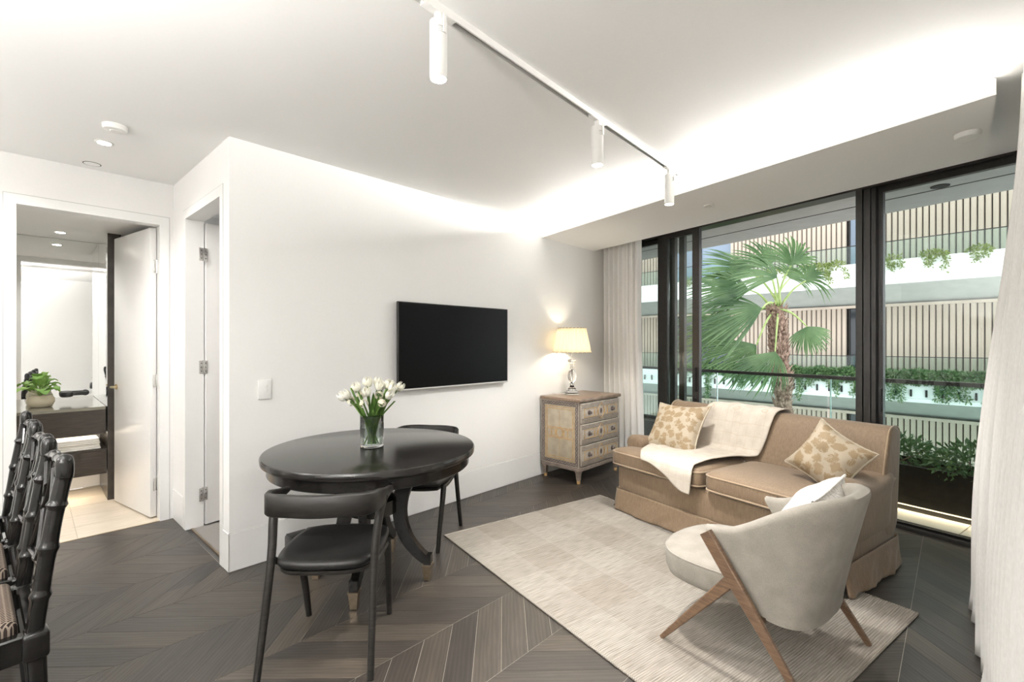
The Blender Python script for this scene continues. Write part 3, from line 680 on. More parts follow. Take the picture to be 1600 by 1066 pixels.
# ================================================================== CURTAINS
def curtain(name, label, fn, nu, nv, tops):
    t = thing(name, label, 'curtain')
    MB().grid(fn, nu, nv).ob('fabric', 'curtain_linen', t, 80, solid=.003)
    return t
def cl(s, h):                                      # left: from the wall outward, h 0 bottom..1 top
    flare = 1 + .10 * smoothstep((.75 - h) / .75) ; w = -4.245 + s * .60 * flare
    f_ = .016 + .020 * (1 - h); n = 4.17 + f_ * sin(2 * pi * s * 7.3 + .8 * sin(5 * s)) + .012 * sin(2 * pi * s * 15 + h * 2) * (.4 + h) - .03 * (1 - h) * s
    return (*wn(w, n), .012 + h * (CEIL - .025))
t = curtain('linen_curtain', 'white linen curtain gathered in the corner beside the painted chest', cl, 220, 24, 0)
m = MB(); wbox(m, -4.22, -1.2, 4.155, 4.185, CEIL - .018, CEIL - .002); m.ob('curtain_track', 'white_metal', t)
def cr(s, h):
    q = 1 - h
    bil = smoothstep(q / .85)
    u = 3.30 - s * 2.1 + .05 * bil * (1 - s) + (.16 * q ** 1.2 * (1 - s) ** 3)
    v = .26 - .15 * bil * (1 - .25 * s) + (.035 + .03 * q) * sin(2 * pi * s * 17 + 1.1 * sin(s * 9 + 1.5 * q)) * (1 - .3 * q) + .012 * sin(2 * pi * s * 37 + q * 3)
    if h < .04: v -= .03 * (1 - h / .04) * (1 + sin(2 * pi * s * 17)) * .5
    return (*uv(u, v), .006 + h * (CEIL - .012))
t = curtain('linen_curtain', 'white linen curtain hanging in the right foreground, pooling on the floor', cr, 420, 40, 0)
m = MB(); m.prism(pr([(1.0, .25), (3.45, .25), (3.45, .28), (1.0, .28)]), CEIL - .018, CEIL - .002); m.ob('curtain_track', 'white_metal', t)

# ================================================================== CEILING FITTINGS
TRV = uv(0, 0)
tv0 = Vector((-.276, 1.74)); tv1 = Vector((1.15, 3.34)); tdir = (tv1 - tv0).normalized(); tang = math.atan2(tdir.y, tdir.x)
tk = thing('lighting_track', 'white surface lighting track across the ceiling', 'track', (tv0.x, tv0.y, CEIL), tang)
m = MB(); m.box(-2.2, 2.24, -.018, -.011, -.03, 0); m.box(-2.2, 2.24, .011, .018, -.03, 0); m.box(-2.2, 2.24, -.011, .011, -.008, 0); m.ob('rail', 'white_metal', tk)
MB().box(-2.2, 2.24, -.0105, .0105, -.012, -.0085).ob('conductor_slot', 'gap_dark', tk)
MB().box(2.24, 2.27, -.018, .018, -.03, 0, .002).ob('end_cap', 'white_metal', tk)
def spot(d, label, energy, size=78):
    x = tv0 + tdir * d
    t = thing('track_spotlight', label, 'spotlight', (x.x, x.y, CEIL - .03), tang, 'cylinder spotlights on the track')
    MB().box(-.075, .075, -.017, .017, -.002, .016, .003).ob('adapter', 'white_metal', t)
    MB().tube([(0, 0, 0), (0, 0, -.035)], .016, 16).ob('swivel', 'white_metal', t)
    MB().box(-.008, .008, -.040, -.034, -.085, -.02, .002).ob('bracket', 'white_metal', t)
    b_ = MB(); b_.lathe([(.028, -.030), (.033, -.034), (.033, -.245), (.030, -.2455), (.030, -.225)], 32); bd = b_.ob('body', 'white_metal', t)
    st = MB()
    for q in range(4): st.grid(lambda a, b, q=q: (.0334 * cos(-2.3 + a * 1.1), .0334 * sin(-2.3 + a * 1.1), -.062 - q * .007 - b * (.0045 if q == 0 else .0022)), 8, 1)
    st.ob('printed_sticker', 'concrete_soffit', bd)
    MB().lathe([(.029, -.236), (.029, -.230)], 24).ob('lens', 'spot_lens', t)
    light('SPOT', 'lamp', (0, 0, -.25), energy, (1, .975, .94), t, spot_size=R(size), spot_blend=.55, shadow_soft_size=.022)
spot(.0, 'white cylinder spotlight on the track, nearest and largest', 62)
spot(1.128, 'white cylinder spotlight in the middle of the ceiling track', 120)
spot(2.10, 'white cylinder spotlight at the far end of the ceiling track', 70, 130)
spot(-1.15, 'white cylinder spotlight on the track behind the viewer', 30, 110)
def round_ceiling(name, label, cat, x, y, z, r, dep, mat='white_metal', lens=None, energy=0):
    t = thing(name, label, cat, (x, y, z))
    MB().lathe([(r * .80, -dep), (r * .93, -dep * .9), (r, -dep * .35), (r, 0), (r * .5, .001)], 32).ob('housing', mat, t)
    if lens: MB().lathe([(r * .72, -dep - .001), (r * .72, -dep + .0005)], 28).ob('lens', lens, t)
    if energy: light('SPOT', 'lamp', (0, 0, -dep - .02), energy, (1, .975, .94), t, spot_size=R(140), spot_blend=.7, shadow_soft_size=.04)
    return t
sm = round_ceiling('smoke_detector', 'white round smoke detector on the hall ceiling', 'smoke detector', -2.31, 2.70, CEIL, .058, .030)
MB().lathe([(.022, -.034), (.026, -.030)], 20).ob('sensor_cap', 'white_metal', sm)
round_ceiling('ceiling_downlight', 'lit recessed downlight in the hall ceiling', 'downlight', -2.57, 2.925, CEIL, .048, .004, lens='downlight_lens', energy=14)
t = thing('recessed_fitting_arc', 'thin dark arc of a recessed fitting by the bathroom doorway ceiling', 'ceiling fitting', (-2.96, 3.27, CEIL))  # dark edge of another recessed downlight, left unlit
MB().lathe([(.045, -.002), (.045, .001)], 28).ob('cover', 'ceiling_paint', t)
MB().lathe([(.046, -.0015), (.050, -.0015), (.050, .001), (.046, .001)], 28).ob('ring', 'gap_dark', t)
t = round_ceiling('bulkhead_sensor', 'small white round sensor under the bulkhead above the open window', 'sensor', 1.61, 3.80, BH, .038, .010)
t = round_ceiling('smoke_detector', 'white round smoke detector under the right end of the bulkhead', 'smoke detector', 2.455, 2.50, BH, .055, .028)
for i, (u_, v_) in enumerate(((-1.7, -1.1), (-1.7, -3.2), (-.2, -4.0), (-.6, -2.2))):  # out-of-view downlights added for general fill
    x, y = uv(u_, v_)
    round_ceiling('ceiling_downlight', 'added out-of-view fill downlight ' + ['behind the viewer to the right', 'over the bamboo chairs', 'at the left edge of the room', 'above the viewer to the left'][i], 'downlight', x, y, CEIL, .048, .004, lens='downlight_lens', energy=(12, 22, 18, 14)[i])

def add_fill_uplight(label, u_, v_, energy):  # unseen uplights added so the ceiling bounces soft fill
    t = thing('fill_uplighter', label, 'fill light', (*uv(u_, v_), 0))
    MB().lathe([(.14, 0), (.14, .015), (.02, .025)], 32).ob('base', 'black_plastic', t); MB().tube([(0, 0, .02), (0, 0, 1.72)], .012, 12).ob('pole', 'black_plastic', t)
    MB().lathe([(.02, 1.70), (.09, 1.74), (.16, 1.80), (.155, 1.80), (.085, 1.75), (.02, 1.72)], 32).ob('bowl', 'white_metal', t)
    MB().lathe([(.03, 1.752), (.05, 1.765), (.03, 1.775)], 20).ob('bulb', 'downlight_lens', t)
    light('SPOT', 'lamp', (0, 0, 1.80), energy, (1, .98, .96), t, (pi, 0, 0), spot_size=R(165), spot_blend=.6, shadow_soft_size=.12)
add_fill_uplight('black fill uplighter added out of view close behind the viewer', -1.0, -1.0, 185)
add_fill_uplight('black fill uplighter added out of view in the back corner behind the viewer', -2.3, .1, 430)
add_fill_uplight('black fill uplighter added out of view at the back wall near the bamboo chairs', -2.4, -3.0, 200)
gl_ = thing('fill_globe', 'opal fill globe on a pole, added out of view far behind the viewer', 'fill light', (*uv(-2.3, -1.1), 0))  # unseen globe added to lift the room with soft light
MB().lathe([(.14, 0), (.14, .015), (.02, .025)], 32).ob('base', 'black_plastic', gl_); MB().tube([(0, 0, .02), (0, 0, 1.36)], .012, 12).ob('pole', 'black_plastic', gl_)
MB().lathe([(.15 * max(.05, sin(q * pi / 14)), 1.5 - .15 * cos(q * pi / 14)) for q in range(15)], 32).ob('globe', 'globe_glow', gl_)
light('POINT', 'lamp', (0, 0, 1.5), 70, (1, .975, .94), gl_, shadow_soft_size=.17)
# ================================================================== TELEVISION, SWITCH, CHEST, LAMP, SPEAKER
c0 = Vector(uv((-.89 * UX + 3.624 * UY), 0)); tu0 = -.89 * UX + 3.624 * UY; tu1 = -.0435 * UX + 4.507 * UY
x, y = uv((tu0 + tu1) / 2, WALLV); hw_ = (tu1 - tu0) / 2
tvt = thing('television', 'large flat black television on the white wall', 'television', (x, y, 1.38), ANG_U)   # local y: + into wall
MB().box(-hw_, hw_, -.062, -.035, -.352, .352, .003).ob('casing', 'black_plastic', tvt)
MB().box(-hw_ + .006, hw_ - .006, -.0635, -.061, -.338, .345).ob('screen', 'tv_screen', tvt)
MB().box(-.35, .35, -.035, -.002, -.22, .2, .004).ob('wall_bracket', 'black_plastic', tvt)
MB().box(-hw_, hw_, -.064, -.060, -.352, -.340, .001).ob('lower_trim', 'concrete_soffit', tvt)
x, y = uv(A[0] + .2, WALLV)
sw = thing('light_switch', 'square white light switch plate near the wall corner', 'switch', (x, y, 1.106), ANG_U)
MB().box(-.04, .04, -.012, .0, -.063, .063, .004).ob('plate', 'trim_paint', sw)
for z in (-.006, .022):
    o = MB().lathe([(.0085, 0), (.0085, .002), (.007, .003)], 16).ob('button', 'white_metal', sw); o.location = (.008, -.012, z); o.rotation_euler = (R(90), 0, 0)

# painted chest: local x along wall (0..W), y from front (0) to wall (.5), z up
CWd, CD, CH = .77, .50, .85
ch = thing('painted_chest', 'painted grey and cream chest of three drawers with gilt lines and tapered feet', 'chest', (.66, 4.57, 0), ANG_U)
box('carcass', 'chest_paint', ch, .02, CWd - .02, .012, CD - .005, .15, .815, .003)
box('top', 'chest_top', ch, -.005, CWd + .005, -.012, CD, .815, CH, .008, 3)
box('base_rail', 'chest_paint', ch, .008, CWd - .008, .0, CD - .005, .125, .165, .006)
for fx in (.04, CWd - .04):
    for fy in (.035, CD - .04):
        lg = MB(); rr = lambda s_, z: [(fx + a * s_, fy + b * s_, z) for a, b in ((-1, -1), (1, -1), (1, 1), (-1, 1))]
        lg.loft([rr(.026, .13), rr(.026, .112), rr(.022, .11), rr(.016, .035)]); l_ = lg.ob('foot', 'chest_paint', ch)
        MB().lathe([(.014, .0), (.018, .012), (.018, .028), (.014, .036)], 14, (fx, fy, 0)).ob('foot_cap', 'chest_gilt', l_)
# side panel (x = .02 face, seen from the left)
def ybox(mb, y0, y1, z0, z1, x0=.012, x1=.021): return mb.box(x0, x1, y0, y1, z0, z1)
sp_ = MB().box(.014, .022, .055, CD - .05, .205, .765, .002).ob('side_panel', 'chest_cream', ch)
fm = MB()
for a_ in ((.012, .052, .165, .812), (CD - .048, CD - .006, .165, .812), (.052, CD - .048, .165, .203), (.052, CD - .048, .77, .812)): ybox(fm, *a_, x0=.010)
fm.ob('side_frame', 'chest_white', sp_)
ln = MB()
for o_ in (0, .028):
    for a_ in ((.018 + o_, .0225 + o_), (CD - .0225 - o_, CD - .018 - o_)): ybox(ln, a_[0], a_[1], .172 + o_, .806 - o_, .0085, .011)
    for a_ in ((.172 + o_, .177 + o_), (.801 - o_, .806 - o_)): ybox(ln, .018 + o_, CD - .018 - o_, a_[0], a_[1], .0085, .011)
def guilloche(mb, p0, p1, n, amp, w_=.0035, x_=.0095):
    p0, p1 = Vector(p0), Vector(p1); d = (p1 - p0); t_ = Vector((-d.y, d.x)).normalized()
    for ph in (0, pi):
        pts = [p0 + d * (q / (n * 8)) + t_ * amp * sin(q / 8 * pi + ph) for q in range(n * 8 + 1)]
        mb.tube([(x_, p.x, p.y) for p in pts], w_, 4)
for a_ in (((.034, .18), (.034, .80), 16), ((CD - .034, .18), (CD - .034, .80), 16), ((.05, .187), (CD - .05, .187), 11), ((.05, .789), (CD - .05, .789), 11)): guilloche(ln, a_[0], a_[1], a_[2], .009)
ln.ob('painted_border', 'chest_line', sp_)
gd = MB()
def rect_line(mb, y0, y1, z0, z1, w_=.007, x0=.0115, x1=.0145):
    ybox(mb, y0, y1, z0, z0 + w_, x0, x1); ybox(mb, y0, y1, z1 - w_, z1, x0, x1); ybox(mb, y0, y0 + w_, z0, z1, x0, x1); ybox(mb, y1 - w_, y1, z0, z1, x0, x1)
ym = CD / 2 + .002; zm = .485
rect_line(gd, .085, CD - .08, .535, .735); rect_line(gd, .085, CD - .08, .235, .435)
for r_ in (.052, .040): gd.tube([(.0125, ym + r_ * cos(a), zm + r_ * 1.12 * sin(a)) for a in [2 * pi * q / 28 for q in range(29)]], .0035, 5, cap=False)
for s_ in (-1, 1):
    gd.tube([(.0125, ym + s_ * .082 + .026 * cos(a), zm + .042 * sin(a)) for a in [2 * pi * q / 24 for q in range(25)]], .0035, 5, cap=False)
    rect_line(gd, min(ym + s_ * .10, ym + s_ * .165), max(ym + s_ * .10, ym + s_ * .165), zm - .042, zm + .042, .006)
ybox(gd, ym - .002, ym + .002, .555, .72, .0125, .0145); ybox(gd, ym - .002, ym + .002, .25, .415, .0125, .0145)
rect_line(gd, .066, CD - .062, .215, .755, .006)
gd.ob('gilt_lines', 'chest_gilt', sp_)
# drawers on the front
for i in range(3):
    z0 = .178 + i * .212; z1 = z0 + .200; zc = (z0 + z1) / 2
    dr = box('drawer', 'chest_white', ch, .035, CWd - .035, -.004, .02, z0, z1, .003)
    ln = MB()
    for q in range(3):
        o_ = .014 + q * .015
        ln.box(.04, CWd - .04, -.0065, -.003, z0 + o_ - .003, z0 + o_ + .003); ln.box(.04, CWd - .04, -.0065, -.003, z1 - o_ - .003, z1 - o_ + .003)
    ln.ob('painted_stripe', 'chest_paint', dr)
    gd = MB(); xc = CWd / 2
    for s_ in (-1, 1):
        xa, xb = sorted((xc + s_ * .115, xc + s_ * .30))
        for a_ in ((xa, xb, zc - .046, zc - .040), (xa, xb, zc + .040, zc + .046), (xa, xa + .006, zc - .046, zc + .046), (xb - .006, xb, zc - .046, zc + .046)): gd.box(a_[0], a_[1], -.008, -.003, a_[2], a_[3])
        gd.tube([(xc + s_ * .098 + .03 * cos(a), -.006, zc + .044 * sin(a)) for a in [2 * pi * q / 20 for q in range(21)]], .0032, 5, cap=False)
    gd.tube([(xc + .055 * cos(a), -.006, zc + .066 * sin(a) + (.012 if abs(sin(a)) > .98 else 0) * (1 if sin(a) > 0 else -1)) for a in [2 * pi * q / 32 for q in range(33)]], .004, 5, cap=False)
    gd.ob('gilt_lines', 'chest_gilt', dr)
    es = MB().lathe([(.018, 0), (.018, .004), (.008, .006)], 18, sy=1.5).ob('keyhole_plate', 'chest_line', dr); es.location = (xc, -.004, zc); es.rotation_euler = (R(90), 0, 0)
    for s_ in (-1, 1):
        kb = MB().lathe([(.024, 0), (.024, .004), (.010, .006), (.008, .016), (.015, .022), (.013, .030), (.004, .033)], 20).ob('knob', 'chest_line', dr); kb.location = (xc + s_ * .215, -.004, zc); kb.rotation_euler = (R(90), 0, 0)
# lamp
lp = thing('table_lamp', 'lit crystal table lamp with a pleated cream shade on the painted chest', 'lamp', (.65, 5.03, CH))
MB().box(-.072, .072, -.072, .072, .0, .022, .003).box(-.055, .055, -.055, .055, .022, .042, .003).ob('crystal_plinth', 'crystal', lp)
MB().lathe([(.040, .042), (.044, .06), (.024, .085), (.020, .10), (.030, .115), (.030, .12)], 24).ob('crystal_foot', 'crystal', lp)
MB().lathe([(.014, .12), (.034, .145), (.048, .18), (.050, .21), (.040, .245), (.020, .275)], 28).ob('crystal_ball', 'crystal', lp)
MB().lathe([(.018, .275), (.024, .285), (.018, .31), (.028, .345), (.046, .36), (.046, .375), (.012, .38)], 24).ob('crystal_capital', 'crystal', lp)
MB().tube([(0, 0, .04), (0, 0, .46)], .005, 8).ob('stem', 'chrome', lp)
z0, z1 = 1.303 - CH, 1.567 - CH
sh = MB(); NP = 24
def shade(s, h):
    a = 2 * pi * s; r_ = .203 + (.148 - .203) * h; r_ += .0055 * (1 if int(s * NP * 2 + .0001) % 2 else -1); return (r_ * cos(a), r_ * sin(a), z0 + h * (z1 - z0))
sh.grid(shade, NP * 4, 6); s_ = sh.ob('lamp_shade', 'lamp_pleats', lp, solid=.002)
for zz, r_ in ((z0, .206), (z1, .150)): MB().tube([(r_ * cos(a), r_ * sin(a), zz) for a in [2 * pi * q / 40 for q in range(41)]], .004, 6, cap=False).ob('shade_rim', 'chest_cream', s_)
MB().lathe([(.010, .46), (.026, .49), (.030, .52), (.018, .55), (.004, .56)], 18).ob('bulb', 'bulb', lp)
light('POINT', 'lamp', (0, 0, .53), 7.5, (1, .86, .66), lp, shadow_soft_size=.04)
MB().tube([curve([(-.05, 0, .004), (-.10, .03, .004), (-.16, .0, .004), (-.22, .08, .004), (-.26, .13, .004)], q / 24) for q in range(25)], .0025, 6).ob('cord', 'white_metal', lp)
# small black device on the floor
x, y = uv(A[0] + .36, WALLV + .14)
sb = thing('speaker_box', 'small black speaker box with a tiny status light on the floor by the wall', 'speaker', (x, y, 0), ANG_U)
MB().box(-.07, .07, -.06, .06, .012, .17, .018, 4).ob('case', 'black_plastic', sb)
MB().lathe([(.05, 0), (.055, .008), (.04, .014)], 20).ob('foot', 'chrome', sb)
box('top_plate', 'leather_black', sb, -.06, .06, -.05, .05, .168, .173, .002)
MB().lathe([(.0025, .172), (.0025, .175)], 8, (.035, .01, 0)).ob('status_light', 'led_dot', sb)

# ================================================================== RUG
RL_ = Vector((-.488, 3.372)); ra = math.atan2(.567, .824)
rug = thing('woven_rug', 'beige woven rug with faint checks under the sofa and armchair', 'rug', (RL_.x, RL_.y, 0), ra)   # local x away, -y along long edge
def rtop(s, t_):
    e = min(s, 1 - s, t_ * 1.4, (1 - t_) * 1.4); return (s * 1.575, -t_ * 2.27, .011 + .0012 * sin(s * 43) * sin(t_ * 39) - .005 * max(0, 1 - e / .008) + .006 * smoothstep((s * t_ - .93) / .07) * .8)
m = MB().grid(rtop, 90, 120); m.box(.004, 1.571, -2.266, -.004, .001, .0075); m.ob('weave', 'rug_weave', rug, 60)
def edge(p): return MB().tube(p, .0055, 6).ob('bound_edge', 'rug_weave', rug)
edge([(0, 0, .0065), (0, -2.27, .0065)]); edge([(1.575, 0, .0065), (1.575, -2.27, .0065)]); edge([(0, 0, .0065), (1.575, 0, .0065)]); edge([(0, -2.27, .0065), (1.575, -2.27, .0065)])

# ================================================================== ROUND TABLE
TC = (-.832, 2.785); TH = .785; TRr = .605
tb = thing('dining_table', 'round black pedestal dining table with curved legs and bronze toe caps', 'table', (*TC, 0))
MB().lathe([(.05, TH - .044), (TRr - .012, TH - .044), (TRr - .002, TH - .036), (TRr, TH - .012), (TRr - .006, TH - .002), (TRr - .014, TH), (.05, TH)], 96).ob('tabletop', 'table_black', tb)
MB().lathe([(.45, TH - .105), (TRr - .038, TH - .105), (TRr - .034, TH - .10), (TRr - .034, TH - .044), (.45, TH - .044)], 96).ob('apron', 'table_black', tb)
MB().lathe([(.30, TH - .09), (.30, TH - .044)], 40).ob('under_block', 'table_black', tb)
for a_ in (-90, -6, 86, 184):
    a = R(a_); d = Vector((cos(a), sin(a), 0))
    prof = [(.30, .70), (.235, .63), (.185, .53), (.165, .43), (.175, .33), (.215, .235), (.275, .165), (.325, .125)]
    pts = [curve([(r_, 0, z) for r_, z in prof], q / 28) for q in range(29)]
    lg = MB().bar([d * p.x + Vector((0, 0, p.z)) for p in pts], .048, [.10 - .045 * q / 28 for q in range(29)], up=d, rnd=.12)
    lg.bar([d * .335 + Vector((0, 0, .155)), d * .335 + Vector((0, 0, .085))], .046, .046, up=d, rnd=.1)
    l_ = lg.ob('leg', 'table_black', tb, 30)
    cp = MB(); sd = Vector((-d.y, d.x, 0)); rr = lambda s_, z: [d * (.335 + i * s_) + sd * (j * s_) + Vector((0, 0, z)) for i, j in ((-1, -1), (1, -1), (1, 1), (-1, 1))]
    cp.loft([rr(.018, .004), rr(.026, .088), rr(.029, .088), rr(.029, .096), rr(.022, .097)]); cp.ob('toe_cap', 'bronze_cap', l_)
MB().lathe([(.10, .38), (.15, .40), (.15, .48), (.10, .50)], 32).ob('hub', 'table_black', tb)

# vase and flowers
VC = Vector((-.842, 2.79, TH))
vz = thing('glass_vase', 'clear glass cylinder vase on the round black table', 'vase', VC)
MB().lathe([(.066, .0), (.069, .006), (.069, .185), (.066, .187), (.0645, .185), (.0645, .014), (.05, .012)], 48).ob('glass', 'vase_glass', vz)
MB().lathe([(.05, .0125), (.0638, .0145), (.0638, .115), (.05, .1152)], 40).ob('water', 'water', vz)
rg = random.Random(11)
def bezier_path(p0, p1, p2, n=12): return [curve([p0, p1, p2], q / n) for q in range(n + 1)]
heads = [(-.155, -.02, .285), (-.10, .03, .325), (-.065, -.06, .34), (-.045, .05, .36), (-.015, -.02, .365), (.02, .04, .36), (-.005, -.075, .315), (.05, -.03, .345), (.075, .05, .345), (.10, -.01, .35), (.125, -.04, .335), (.15, .02, .335), (.115, -.07, .30), (.03, .08, .335), (-.12, -.06, .30)]
for i, h in enumerate(heads):
    t = thing('tulip', 'white tulip with a green stem standing in the glass vase', 'flower', VC, 0, 'white tulips in the vase')
    h = Vector(h); foot = Vector((-h.x * .25 + rg.uniform(-.015, .015), -h.y * .3, .018)); nk = Vector((h.x * .28, h.y * .38, .19))
    MB().tube(bezier_path(foot, nk, h), .0042, 7).ob('stem', 'tulip_leaf', t)
    ax = (h - nk).normalized(); b_ = bpy.data.objects.new('bloom', None)
    bm_ = MB(); q = ax.rotation_difference(Vector((0, 0, 1))).inverted()
    for pz_ in range(6):
        aa = pz_ * pi / 3; off = .0 if pz_ % 2 else .002
        def petal(s, h_, aa=aa, off=off):
            w_ = sin(min(1, h_ * 1.05 + .08) * pi) ** .7; a2 = aa + (s - .5) * 1.35 * w_; r_ = (.0215 + off) * (sin(h_ * 2.3 + .35)) ** .8 + .002
            return Vector((r_ * cos(a2), r_ * sin(a2), h_ * .060 - .003 * (2 * abs(s - .5)) ** 2))
        o0 = len(bm_.v); bm_.grid(petal, 5, 7)
        bm_.v[o0:] = [tuple(h - ax * .006 + q @ Vector(p)) for p in bm_.v[o0:]]
    bm_.ob('bloom', 'tulip_white', t, 80, solid=.0015)
    if True:
        an = rg.uniform(0, 2 * pi) if i < 9 else math.atan2(h.y, h.x); o_ = Vector((cos(an), sin(an), 0)); L_ = rg.uniform(.26, .36); tg = Vector((-sin(an), cos(an), 0))
        cpts = [Vector((0, 0, .02)) + o_ * -.01, o_ * .03 + Vector((0, 0, .15)), o_ * rg.uniform(.09, .14) + Vector((0, 0, L_))]
        MB().grid(lambda s, k_: curve(cpts, k_) + tg * (s - .5) * .040 * sin(min(1, k_ * .93 + .07) * pi) ** .8 + o_ * .012 * (2 * (s - .5)) ** 2, 4, 14).ob('leaf', 'tulip_leaf', t, 80, solid=.001)
for i, h in enumerate([(-.105, -.05, .275), (-.13, .0, .265), (-.02, -.09, .265), (.085, -.085, .27), (.06, -.06, .31), (-.06, -.02, .31)]):
    t = thing('narcissus', 'frilly cream flower cluster low in the glass vase', 'flower', VC, 0, 'cream flower clusters in the vase')
    h = Vector(h); MB().tube(bezier_path(Vector((h.x * -.2, -h.y * .2, .018)), Vector((h.x * .3, h.y * .35, .17)), h), .0042, 7).ob('stem', 'tulip_leaf', t)
    bm_ = MB()
    for q in range(11):
        d = Vector((rg.gauss(0, 1), rg.gauss(0, 1), rg.gauss(0, 1) + .3)).normalized(); c_ = h + d * .020; tg = d.orthogonal().normalized()
        for r_ in range(6):
            t1 = Matrix.Rotation(r_ * pi / 3, 3, d) @ tg; t2 = d.cross(t1)
            bm_.add([c_, c_ + t1 * .008 + t2 * .005 + d * .003, c_ + t1 * .0165 + d * .001, c_ + t1 * .008 - t2 * .005 + d * .003], [(0, 1, 2, 3)])
        bm_.tube([c_, c_ + d * .006], [.003, .005], 7)
    bm_.ob('bloom', 'narcissus_cream', t, 30)

# ================================================================== BLACK OAK ARM CHAIRS
def oak_chair(label, loc, rz):
    t = thing('dining_chair', label, 'chair', (*loc, 0), rz, 'black oak chairs at the round table')   # local +y forward
    sp2 = [(-.205, .19), (-.12, .225), (0, .235), (.12, .225), (.205, .19), (.225, .06), (.22, -.08), (.185, -.175), (.10, -.205), (0, -.21), (-.10, -.205), (-.185, -.175), (-.22, -.08), (-.225, .06)]
    out = [curve([(*p, 0) for p in sp2 + sp2[:1]], q / 56) for q in range(56)]
    rings = [[(p.x * s, p.y * s, z - .014 * max(0, 1 - (p.length * s / .16)) * (1 if z > .44 else 0)) for p in out] for s, z in ((.3, .425), (.90, .425), (.97, .431), (1.0, .443), (.995, .456), (.96, .465), (.86, .468), (.6, .466), (.3, .462), (.05, .46))]
    MB().loft(rings).ob('seat', 'leather_black', t, 60)
    MB().loft([[(p.x * s, p.y * s, z) for p in out] for s, z in ((.3, .405), (.93, .405), (.955, .412), (.955, .424), (.3, .426))]).ob('seat_shell', 'black_oak', t)
    # bent back rail: arms forward at both ends
    rp = [(-.245, .06, .700), (-.243, -.03, .704), (-.238, -.13, .712), (-.205, -.215, .718), (-.11, -.248, .722), (0, -.256, .720), (.11, -.248, .722), (.205, -.215, .718), (.238, -.13, .712), (.243, -.03, .704), (.245, .06, .700)]
    N = 60; hs = [.026, .05, .085, .095, .095, .095, .095, .095, .085, .05, .026]
    MB().bar([curve(rp, q / N) for q in range(N + 1)], .026, [lerp_list(hs, q / N) for q in range(N + 1)], rnd=.5).ob('back_rail', 'black_oak', t, 50)
    for s in (-1, 1):
        MB().tube([curve([(s * .232, -.265, 0), (s * .226, -.215, .22), (s * .222, -.155, .48), (s * .232, -.115, .63), (s * .240, -.06, .700)], q / 20) for q in range(21)], [.0145 + .006 * q / 20 for q in range(21)], 14).ob('leg', 'black_oak', t)
        MB().tube([curve([(s * .205, .215, 0), (s * .209, .185, .15), (s * .214, .15, .29), (s * .216, .115, .425)], q / 18) for q in range(19)], [.0145 + .005 * q / 18 for q in range(19)], 14).ob('leg', 'black_oak', t)
        MB().tube([curve([(s * .216, .125, .415), (s * .21, .0, .405), (s * .215, -.10, .425), (s * .223, -.158, .47)], q / 12) for q in range(13)], .014, 10).ob('seat_bearer', 'black_oak', t)
    MB().bar([(-.2, -.05, .396), (.2, -.05, .396)], .03, .02).ob('cross_rail', 'black_oak', t)
    return t
oak_chair('black oak chair in the foreground with its curved back to the viewer', (-.832, 2.185), R(2.5))
oak_chair('black oak chair tucked behind the far side of the round table', (-.665, 3.345), R(171))

